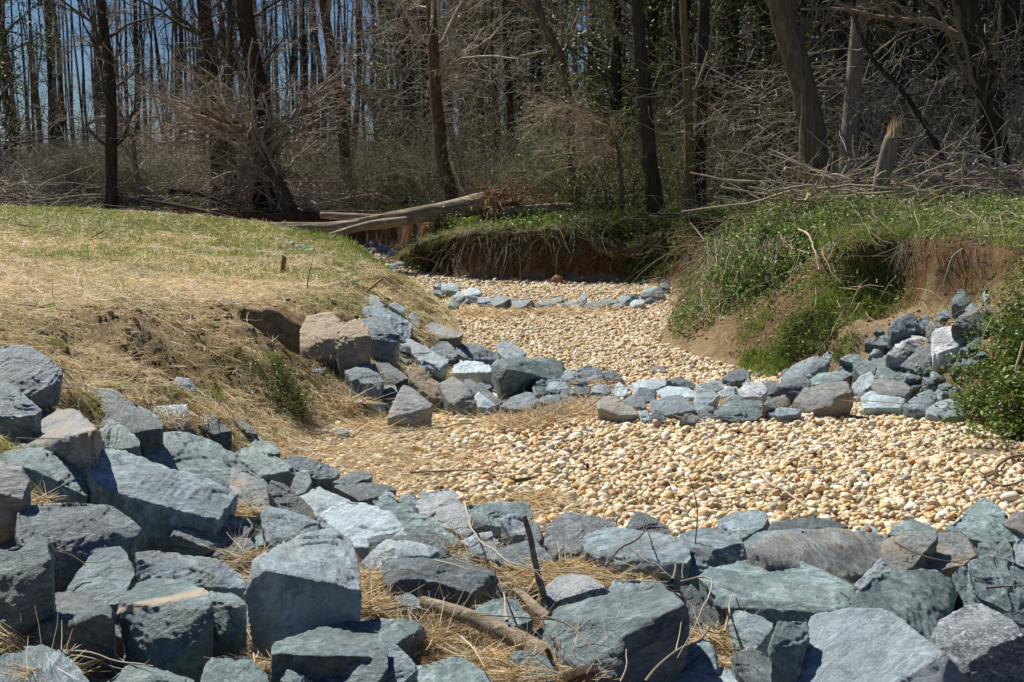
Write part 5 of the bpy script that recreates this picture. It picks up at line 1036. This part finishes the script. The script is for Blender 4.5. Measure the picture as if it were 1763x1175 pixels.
# bushes: the leafy mass at the lower right corner and the bulge on the right bank
def bush(name, label, px, py, rx, rz, nst, nlf, ls=(.02, .045), ry=None, off=0, cols=LC):
    h = hit(px, py, off); t = tree_thing(name, label, 'bush', None, tuple(h)); ry = ry or rx
    a = RNG.uniform(0, 6.28, nst); q = np.sqrt(RNG.uniform(size=nst)); S = np.c_[np.cos(a)*q*rx*.7, np.sin(a)*q*ry*.7, np.zeros(nst)]
    S[:, 2] = gz(S[:, 0]+h[0], S[:, 1]+h[1])-h[2]-.02
    P1 = wander(S, np.c_[np.cos(a)*.5, np.sin(a)*.5, np.full(nst, .9)], RNG.uniform(.6, 1.3, nst)*rz*1.3, 7, .25, droop=.14); R1 = np.full((nst, 8), .004)*np.linspace(1.3, .5, 8)[None]
    k = RNG.integers(0, nst, nst*4); j = RNG.integers(1, 7, nst*4); P2 = wander(P1[k, j], RNG.normal(0, 1, (nst*4, 3)), RNG.uniform(.1, .35, nst*4), 4, .3); R2 = np.full((nst*4, 5), .002)
    V, F = tubeset([(P1, R1, 3), (P2, R2, 3)]); put_mesh('stems', mesh_np('stems', V, F, TWIG['green']), t)
    k = RNG.integers(0, len(P2), nlf); pos = P2[k, RNG.integers(0, 5, nlf)]+RNG.normal(0, .025, (nlf, 3)); V, F, C_ = leaves(pos, RNG.uniform(*ls, nlf), palette(nlf, cols, [.36, .26, .22, .08, .08]), .4)
    put_mesh('leaves', mesh_np('leaves', V, F, M_LEAF, False, {'Col': ('COL', C_)}), t); return t
bush('leafy_bush', 'leafy green bush with loose pale stems filling the lower right corner of the bank', 1768, 742, .34, .5, 110, 8000, (.028, .055), ry=.5)
bush('leafy_bush', 'leafy green bush at the right edge above the lower corner bush', 1785, 650, .32, .45, 90, 7000, (.028, .055), ry=.5)
bush('leafy_bush', 'leafy green bush at the right edge beside the sandy scarp', 1795, 560, .3, .4, 70, 4600, (.028, .055))
bush('leafy_bush', 'leafy bulge in the middle of the right bank, highest and greenest', 1330, 470, .6, .4, 110, 8000, (.03, .06), ry=.8)
bush('leafy_bush', 'leafy clump on the top edge of the right bank above the stick like stem', 1385, 385, .55, .35, 110, 3600, (.03, .06))
bush('leafy_bush', 'leafy clump on the bank top left of the sandy scarp', 1470, 384, .5, .28, 90, 3000, (.03, .055))
bush('leafy_bush', 'small leafy clump low on the right bank above the bright green tuft', 1390, 590, .3, .16, 60, 1500)
bush('leafy_bush', 'leafy clump on the bank top left of the leafy bulge', 1265, 400, .5, .25, 80, 2600, (.03, .06))
bush('leafy_bush', 'low clump of dark green weeds on the left slope above the near stones', 470, 655, .17, .12, 50, 900, (.015, .03))
bush('leafy_bush', 'small dark green weed patch on the left slope below the soil hole', 500, 700, .13, .10, 40, 600, (.015, .03))
bush('leafy_bush', 'bramble clump at the left end of the turf lip over the dark cut bank', 745, 396, .5, .28, 70, 1300, (.03, .06), cols=[(.10, .13, .035), (.16, .18, .06), (.06, .08, .025), (.24, .21, .10), (.2, .14, .07)])
bush('leafy_bush', 'bramble clump on top of the dark cut bank at its middle', 880, 380, .8, .26, 110, 2000, (.03, .06), ry=.3, cols=[(.10, .13, .035), (.16, .18, .06), (.06, .08, .025), (.24, .21, .10), (.2, .14, .07)])
bush('leafy_bush', 'loose weedy clump drooping over the right end of the dark cut bank', 1000, 392, .6, .28, 90, 1600, (.03, .06), ry=.3, cols=[(.10, .13, .035), (.16, .18, .06), (.06, .08, .025), (.24, .21, .10), (.2, .14, .07)])
bush('leafy_bush', 'green weedy clump on the slope between the dark cut bank and the right bank', 1085, 425, .5, .25, 80, 2200, (.04, .08), ry=.5)
# looping vines
def vine(label, pts, wpx, Y=None, off=.05, name='vine', mat='pale', cat='vine', sides=6, kids=0, kl=(.1, .4)):
    """a twig or vine through photo points, resting just off the ground there unless it stands free at distance Y"""
    if Y is None: W_ = [hit(px, py, off) for px, py in pts]
    elif isinstance(Y, (int, float)): W_ = [at(px, py, Y) for px, py in pts]
    else: W_ = [at(px, py, yy) for (px, py), yy in zip(pts, Y)]
    P = resample(W_, .04); R = wpx/2/FPX*P[:, 1]*np.linspace(1, .45, len(P)); c = P[0].copy()
    P = P+np.c_[vn(P, 7, 3), vn(P, 7, 4), vn(P, 7, 5)]*.010
    sets = [((P-c)[None], R[None], sides)]
    if kids:
        j = RNG.integers(1, len(P)-1, kids); T = P[j+1]-P[j-1]; T /= np.linalg.norm(T, axis=1)[:, None]
        sets.append((wander(P[j]-c, T+RNG.normal(0, .5, (kids, 3)), RNG.uniform(*kl, kids), 5, .2), np.full((kids, 6), R.min()*.8)*np.linspace(1, .5, 6), 4))
    V, F = tubeset(sets); o = link(name, mesh_np(name, V, F, TWIG[mat]), loc=Vector(c)); tag(o, label, cat); return o
vine('pale forked vine looping over the leafy bulge of the right bank', [(1375, 395), (1392, 405), (1402, 430), (1408, 455), (1410, 465)], 4.5, off=.25)
vine('thin pale vine curving from the bank bulge to the forked one', [(1340, 400), (1360, 425), (1385, 433), (1405, 435)], 3, off=.22)
vine('white looping stem over the corner bush at the right edge', [(1763, 590), (1755, 620), (1750, 640), (1765, 665)], 5, Y=9.6)
vine('long thin stems strung across the pebbles edge to the corner bush', [(1450, 690), (1560, 694), (1660, 700), (1775, 712)], 1.6, Y=10.2)
vine('fine root hanging down in the sandy scarp', [(1658, 428), (1640, 445), (1630, 470), (1625, 492)], 2.5, Y=12.0)
vine('root snaking down from the scarp to the sand', [(1520, 440), (1532, 470), (1515, 500), (1500, 530)], 4, off=.03, mat='brown')
# fallen logs
def log(name, label, pts, wpx0, wpx1, Ys, bark='log', sides=24, rough=.26, cat='log', tw=None):
    W_ = [at(px, py, y) for (px, py), y in zip(pts, Ys)]; P = resample(W_, .10); R = np.linspace(wpx0, wpx1, len(P))/2/FPX*P[:, 1]; c = P[len(P)//2].copy()
    o = link(name, stem_mesh(name, P-c, R, BK[bark], sides, rough, seed=len(label)), loc=Vector(c)); tag(o, label, cat)
    return o
lg = log('fallen_log', 'big grey fallen log lying across the stream bend', [(432, 394), (520, 394), (620, 388), (720, 372), (835, 348)], 16, 34, [23.2, 23.4, 23.8, 24.2, 24.8])
log('fallen_branch', 'thinner limb forking off the underside of the big fallen log', [(535, 415), (580, 402), (640, 386), (700, 380)], 8, 16, [23.0, 23.3, 23.6, 23.9], 'log', 10)
log('fallen_branch', 'straight limb lying above the big fallen log with a broken end', [(552, 371), (620, 374), (700, 377)], 12, 16, [24.4, 24.3, 24.2], 'log', 10)
log('fallen_log', 'long thin grey log on top of the cut bank, right of the root tangle', [(865, 365), (940, 358), (1000, 355), (1068, 348)], 15, 9, [24.2, 24.4, 24.6, 25], 'log', 10)
log('fallen_log', 'pale crooked log on the shady woodland floor behind the big fallen log', [(545, 334), (610, 336), (640, 330), (665, 344), (700, 352)], 8, 7, [36, 36, 36, 35.5, 35], 'log', 8)
log('fallen_log', 'short dark log end beside the pale crooked one', [(655, 362), (690, 357), (702, 340)], 9, 6, [33, 33, 33], 'dark', 8)
log('fallen_log', 'pale orange broken trunk lying across the brush heap', [(1352, 292), (1400, 305), (1480, 314), (1560, 320), (1600, 326)], 9, 12, [18.5, 18.8, 19, 19.3, 19.6], 'log', 12)
log('fallen_log', 'long dark log with bark peeling at the far edge of the meadow', [(250, 345), (340, 362), (420, 382), (460, 388)], 6, 9, [25.5, 25, 24.6, 24.4], 'grey', 10)
log('fallen_log', 'dark mossy log under the sprawling leaning tree', [(290, 330), (350, 335), (400, 350)], 12, 10, [32.5, 32.5, 32.5], 'dark', 10)
# broken stump with a splintered top
t = tree_thing('broken_stump', 'pale snapped trunk with a splintered top standing in the brush heap', 'stump', None, tuple(at(1516, 326, 17.3)))
P = resample([(0, 0, -.4), (.02, 0, 0), (.08, 0, .38), (.15, 0, .72)], .06); put_mesh('trunk', stem_mesh('trunk', P, np.linspace(.12, .095, len(P)), BK['pale'], 16, .3), t)
n = 60; a = RNG.uniform(0, 6.28, n); q = np.sqrt(RNG.uniform(size=n))*.09; S = np.c_[.15+np.cos(a)*q, np.sin(a)*q, np.full(n, .70)]
V, F = tubes(wander(S, np.tile([.12, 0, 1.], (n, 1)), RNG.uniform(.06, .3, n), 3, .06), RNG.uniform(.008, .016, (n, 1))*np.array([[1.2, 1, .7, .1]]), 4); put_mesh('splinters', mesh_np('splinters', V, F, simple('fresh_split_wood', (.45, .33, .21), .8, .2, 12), False), t)
# root tangle at the end of the fallen log
h = at(868, 352, 24.6); n = 150; S = h+RNG.normal(0, .16, (n, 3)); P = wander(S, np.c_[RNG.normal(.2, .6, n), RNG.normal(-.3, .5, n), RNG.normal(.45, .4, n)], RNG.uniform(.3, 1.2, n), 7, .22, droop=.06)
V, F = tubes(P-h, RNG.uniform(.006, .02, (n, 1))*np.linspace(1, .3, 8)[None], 4); o = link('root_tangle', mesh_np('root_tangle', V, F, TWIG['root']), loc=Vector(h)); tag(o, 'orange brown tangle of torn roots at the upper end of the big fallen log', 'roots')
bush('leafy_bush', 'grassy bramble mound under the orange root tangle', 845, 372, .45, .35, 80, 1200, (.03, .06), cols=[(.10, .13, .035), (.16, .18, .06), (.06, .08, .025), (.24, .21, .10), (.2, .14, .07)])
# brush heap at the right
def brush(name, label, pxr, pyr, Yr, n, L, r, mat, updir=.3):
    px = RNG.uniform(*pxr, n); Y = RNG.uniform(*Yr, n); x = (px-W0/2)/FPX*Y; z = gz(x, Y)+RNG.uniform(0, 1, n)**1.5*pyr
    P = wander(np.c_[x, Y, z], np.c_[RNG.normal(0, 1, n), RNG.normal(0, .6, n), RNG.normal(updir*.3, updir, n)], RNG.uniform(*L, n), 7, .11, droop=.015)
    zz = gz(P[..., 0].ravel(), P[..., 1].ravel()).reshape(P.shape[:2]); P[..., 2] = np.maximum(P[..., 2], zz+.02)
    k = RNG.integers(0, n, n*2); Q = wander(P[k, RNG.integers(1, 6, n*2)], RNG.normal(0, 1, (n*2, 3)), RNG.uniform(.2, .8, n*2), 4, .2)
    V, F = tubeset([(P, np.exp(RNG.uniform(math.log(r[0]), math.log(r[1]), (n, 1)))*np.linspace(1, .5, 8)[None], 5), (Q, np.full((n*2, 5), r[0]*.7), 3)])
    o = link(name, mesh_np(name, V, F, TWIG[mat])); tag(o, label, 'brush', kind='stuff'); return o
brush('brush_heap', 'heap of bare grey brushwood along the top of the right bank', (1380, 1820), .55, (17.5, 21), 240, (.6, 2.4), (.008, .034), 'grey')
brush('brush_heap', 'pale cut sticks strewn through the heap on the right bank', (1350, 1820), .45, (17, 20.5), 110, (.5, 1.9), (.007, .03), 'pale')
brush('brush_heap', 'brown brush lying behind the paired trunks on the bank top', (1130, 1440), .22, (21.5, 26), 80, (.6, 2.0), (.006, .02), 'pale', .1)
brush('brush_heap', 'grey brush and dead limbs along the far edge of the meadow', (-40, 560), .8, (32, 36), 420, (.8, 3.0), (.008, .028), 'grey')
brush('brush_heap', 'brown litter of sticks on the woodland floor behind the bend', (480, 1200), .25, (31, 42), 260, (.5, 2.4), (.007, .02), 'brown', .15)
# hanging tangles of vine in the trees
def vines(name, label, pxr, zr, Yr, n, L, mat, r=.004):
    px = RNG.uniform(*pxr, n); Y = RNG.uniform(*Yr, n); x = (px-W0/2)/FPX*Y
    P = wander(np.c_[x, Y, RNG.uniform(*zr, n)], np.c_[RNG.normal(0, 1, n), RNG.normal(0, .6, n), RNG.normal(0, .6, n)], RNG.uniform(*L, n), 8, .26, droop=.02)
    V, F = tubes(P, np.full((n, 9), r)*RNG.uniform(.7, 1.8, (n, 1)), 3); o = link(name, mesh_np(name, V, F, TWIG[mat])); tag(o, label, 'vines', kind='stuff'); return o
vines('vine_tangle', 'reddish grey tangle of vines in the shrubs at the left', (-40, 560), (1.0, 2.9), (36, 43), 1500, (.5, 2.2), 'grey', .005)
vines('vine_tangle', 'brown vine tangle filling the wood behind the bend', (380, 1180), (1.2, 3.6), (30, 42), 1900, (.5, 2.0), 'brown', .0045)
vines('vine_tangle', 'grey mist of fine twigs high in the middle of the wood', (560, 1020), (3.2, 7), (28, 36), 900, (.5, 1.8), 'grey', .0038)
vines('vine_tangle', 'dry tangle of vines behind the brush heap at the right', (1180, 1820), (1.6, 4.0), (21.5, 30), 1900, (.4, 2.0), 'grey', .0038)
# ---------------- twigs, sticks and stakes ----------------
def stick(label, pts, wpx, Y=None, off=.12, mat='pale', kids=0, cat='twig', name='twig', sides=6, kl=(.05, .2)): return vine(label, pts, wpx, Y, off+(.07 if off > .1 and Y is None else 0), name, mat, cat, sides, kids, kl)
def gY(px, py, off=.1): return float(hit(px, py, off)[1])
y1 = gY(935, 1060, .12)
P = resample([at(938, 1062, y1), at(925, 985, y1), at(915, 930, y1+.02), at(903, 888, y1+.03)], .012); R = np.linspace(.018, .010, len(P)); P = P+np.c_[vn(P, 12, 1), vn(P, 12, 2), 0*P[:, 2]]*.012; c = P[0].copy()
o = link('broken_stick', stem_mesh('broken_stick', P-c, R, BK['log'], 10, .45, seed=3), loc=Vector(c)); tag(o, 'upright dark rotten stick standing among the near stones', 'stick')
def nlog(label, pts, w0, w1, offs, bark, seed, name='branch', rough=.18):
    W_ = [hit(px, py, o_+.07) for (px, py), o_ in zip(pts, offs)] if offs[0] < .4 else [at(px, py, gY(*pts[-1], .12)+.02*i_) for i_, (px, py) in enumerate(pts[::-1])][::-1]; P = resample(W_, .015); R = np.linspace(w0, w1, len(P))/2/FPX*P[:, 1]; c = P[0].copy()
    o = link(name, stem_mesh(name, P-c, R, BK[bark], 14, rough, seed=seed), loc=Vector(c)); tag(o, label, 'branch'); return o
nlog('thick weathered log lying diagonally among the stones at the bottom centre', [(728, 1035), (790, 1055), (850, 1080), (910, 1110), (960, 1140), (1010, 1172)], 20, 52, [.16, .16, .14, .12, .10, .08], 'log', 2, 'old_log')
nlog('second weathered limb lying against the thick diagonal log', [(890, 1015), (930, 1055), (985, 1095), (1030, 1140)], 14, 26, [.16, .14, .12, .12], 'log', 8)
nlog('snapped branch end jutting up between the heart shaped rock and the oval slab', [(1128, 1004), (1165, 1035), (1205, 1058), (1240, 1082)], 17, 30, [.42, .36, .28, .2], 'red', 5)
nlog('frayed mossy log end at the bottom edge, centre', [(975, 1175), (1010, 1160), (1045, 1158)], 34, 30, [.12, .14, .14], 'red', 9)
nlog('short cut stub standing at the bottom left of the frayed log end', [(945, 1155), (948, 1135), (942, 1118)], 10, 8, [.1, .14, .2], 'red', 11)
stick('long thin twig bowing from the quartz lump to the jutting branch', [(800, 862), (812, 905), (850, 950), (905, 978), (1000, 985), (1080, 995), (1150, 1000)], 4, off=.28, mat='grey', kids=5)
stick('dark twig arching up over the blue slab with curved cracks', [(1045, 975), (1080, 935), (1105, 920), (1112, 895)], 4, off=.30, mat='dark', kids=2)
stick('twig slanting down right over the blue slab', [(1080, 942), (1110, 960), (1135, 980), (1158, 995)], 3.5, off=.25, mat='brown')
stick('tall thin dark twig standing at the right of the cracked blue block', [(1182, 995), (1195, 960), (1202, 910), (1198, 860), (1188, 820)], 3, Y=gY(1182, 995, .15), mat='dark')
stick('short brown stub right of the tall thin twig', [(1160, 1000), (1163, 985), (1160, 972)], 7, off=.25, mat='brown')
stick('short twig between the stub and the tall thin one', [(1178, 998), (1174, 975), (1177, 955)], 3, off=.25, mat='brown')
stick('forked twig reaching over the jutting branch', [(1170, 1000), (1205, 992), (1224, 998), (1218, 1030), (1195, 1075), (1180, 1110), (1165, 1140)], 3.5, off=.32, mat='grey')
stick('branch rising from the bottom edge to the right of the heart shaped rock', [(1112, 1178), (1135, 1150), (1165, 1125), (1200, 1105), (1222, 1078)], 8, off=.3, mat='brown', kids=5, kl=(.04, .15))
stick('pale stiff stem standing right of the jutting branch', [(1245, 1090), (1255, 1055), (1264, 1022)], 4.5, off=.2, mat='pale')
stick('white broken stick standing on the straw right of the thin layered slab', [(875, 1072), (872, 1045), (868, 1020)], 6, off=.18, mat='pale')
stick('thin upright twig in front of the heart shaped rock', [(1066, 1172), (1075, 1145), (1080, 1122)], 3.5, off=.35, mat='pale')
stick('upright twig at the lower right of the heart shaped rock', [(1163, 1125), (1166, 1100), (1170, 1072)], 3, off=.3, mat='pale')
stick('curved twig with knots lying on the heart shaped rock', [(940, 1062), (975, 1072), (1005, 1095), (1025, 1120), (1036, 1140)], 4, off=.46, mat='brown', kids=6, kl=(.03, .1))
stick('long twig running left from the heart shaped rock', [(965, 1068), (930, 1066), (880, 1062), (830, 1058)], 3.5, off=.26, mat='brown', kids=3)
stick('twig with curled end lying in the dark gap at the bottom left', [(40, 1115), (110, 1120), (180, 1130), (230, 1140), (268, 1148)], 5, off=.16, mat='grey', kids=5)
stick('second twig below the curled one at the bottom left', [(120, 1128), (170, 1138), (215, 1150)], 3, off=.14, mat='grey')
stick('brown twig reaching between the dark stones, left', [(84, 946), (110, 952), (130, 962), (148, 974)], 4.5, off=.22, mat='brown', kids=2)
stick('thin twig lying across the black edge of the rusty flat slab', [(28, 751), (70, 753), (105, 755), (138, 757)], 2.5, off=.26, mat='pale')
stick('pale twig crossing the thin layered slab', [(750, 966), (780, 974), (808, 982)], 3.5, off=.30, mat='pale')
stick('twig over the straw right of the star shaped boulder', [(665, 1050), (700, 1045), (740, 1052)], 4, off=.14, mat='grey', kids=3)
stick('slanting stem in the straw below the old log', [(796, 1095), (815, 1120), (832, 1150)], 4.5, off=.18, mat='pale')
stick('dark twig on the split rusty slabs at the right', [(1545, 934), (1580, 952), (1620, 965), (1655, 972)], 4, off=.22, mat='dark', kids=2)
stick('dark twig on the end of the oval slab', [(1430, 986), (1455, 1000), (1478, 1014)], 3.5, off=.24, mat='dark')
stick('forked brown twig on the smooth right edge slab', [(1700, 1012), (1730, 1008), (1760, 1008), (1785, 1005)], 4.5, off=.26, mat='brown', kids=2)
stick('grey branch forking on the pebbles, middle right', [(1310, 815), (1325, 832), (1350, 845), (1375, 862), (1395, 872)], 7, off=.05, mat='grey', kids=3, name='branch', cat='branch')
stick('thin grey branch running left from the forked one on the pebbles', [(1345, 838), (1310, 852), (1260, 858), (1220, 864)], 4, off=.045, mat='grey', name='branch', cat='branch')
stick('dark branch curling at the right edge of the pebbles', [(1765, 785), (1730, 792), (1708, 815), (1695, 822)], 7, off=.06, mat='brown', kids=2, name='branch', cat='branch')
stick('second dark branch at the right edge below the curling one', [(1690, 815), (1715, 835), (1740, 835), (1770, 822)], 7, off=.05, mat='brown', name='branch', cat='branch')
stick('straight dark twig on the pebbles near the corner bush', [(1668, 745), (1700, 752), (1730, 765), (1742, 778)], 4.5, off=.04, mat='brown')
stick('thin twig lying on the pebbles left of the near corner', [(1455, 772), (1490, 776), (1540, 773)], 3, off=.04, mat='brown')
stick('short twig on the pebbles in the middle of the near pool', [(1190, 845), (1205, 850), (1222, 854)], 4, off=.04, mat='grey')
stick('dark branch end lying on pebbles beside the straw, left', [(885, 828), (900, 826), (918, 822)], 9, off=.05, mat='dark', name='branch', cat='branch')
stick('long bowed twig lying on the straw below the left pile', [(665, 745), (720, 742), (745, 738), (830, 725), (880, 708), (925, 695), (960, 678)], 3.5, off=.05, mat='grey', kids=3)
stick('thin twig on the pebbles near the gravel corner', [(595, 770), (640, 778), (690, 782)], 2.5, off=.04, mat='grey')
stick('reddish twig with leaves lying on straw and pebbles', [(705, 815), (770, 812), (830, 808), (870, 815)], 4, off=.05, mat='brown', kids=4)
stick('twig lying on the upper gravel', [(905, 580), (925, 572), (940, 562)], 4, off=.03, mat='brown', kids=2)
stick('long stick lying over the left pile of stones', [(655, 520), (690, 540), (720, 565), (750, 588)], 3.5, off=.25, mat='pale')
stick('long twig sprawled on the straw at the left edge of the meadow', [(0, 521), (40, 526), (75, 527), (100, 512), (140, 510)], 4.5, off=.02, mat='grey', kids=4, kl=(.1, .4))
stick('thin dark twig on the far meadow at the left', [(10, 385), (60, 392), (110, 408), (150, 413)], 3, off=.02, mat='dark', kids=2)
stick('thin twig standing beside the small soil hole', [(527, 502), (532, 475), (538, 450)], 2.5, Y=gY(527, 502, 0), mat='dark')
# survey stakes and scraps of board on the meadow
def board(name, label, p0, p1, w, th, col, Ys=None, cat='stake'):
    a = hit(*p0) if Ys is None else at(*p0, Ys); b_ = at(*p1, a[1]+.05); L = np.linalg.norm(b_-a); d = (b_-a)/L
    bm = bmesh.new(); bmesh.ops.create_cube(bm, size=1)
    for v in bm.verts: v.co = Vector((v.co.x*w, v.co.y*th, (v.co.z+.5)*(L+.08)-.08))
    for v in bm.verts:
        if v.co.z > L*.5: v.co.z += (v.co.x/w)*w*.5
    bmesh.ops.bevel(bm, geom=bm.edges[:], offset=.003, segments=1, affect='EDGES')
    me = bpy.data.meshes.new(name); bm.to_mesh(me); bm.free(); me.materials.append(simple(name+'_wood', col, .8, .3, 40))
    o = link(name, me, loc=Vector(a)); o.rotation_mode = 'QUATERNION'; o.rotation_quaternion = Vector(d).to_track_quat('Z', 'Y'); tag(o, label, cat)
board('wooden_stake', 'short weathered orange brown stake standing upright in the straw', (486, 471), (490, 441), .055, .03, (.32, .15, .05))
board('broken_stake', 'snapped reddish stake leaning in the straw above the left pile', (630, 503), (658, 480), .05, .025, (.34, .17, .08))
board('wood_scrap', 'small reddish strip of wood lying on the far meadow', (152, 412), (178, 398), .03, .02, (.3, .13, .07), cat='wood scrap')
board('wood_scrap', 'tiny reddish splinter on the meadow crest near the fallen log', (338, 394), (347, 385), .03, .02, (.3, .13, .07), cat='wood scrap')
# clump of earth fallen from the cut bank
pb = pebbles(np.array([hit(958, 492)+np.array([0, 0, .08])])*1.0, np.array([.14]), np.array([[.36, .2, .09]]), 4, (1, .8, .75), .2)
c = pb[0].mean(0); Vv = pb[0]-c; Vv *= (1+.25*fbm(Vv, 7, 3, 4)+.2*vn(Vv, 3, 8))[:, None]
o = link('earth_clump', mesh_np('earth_clump', Vv, pb[1], simple('fallen_earth', (.22, .13, .065), .95, .35, 20)), loc=Vector(c)); tag(o, 'orange clump of fallen earth at the foot of the dark cut bank', 'earth clump')
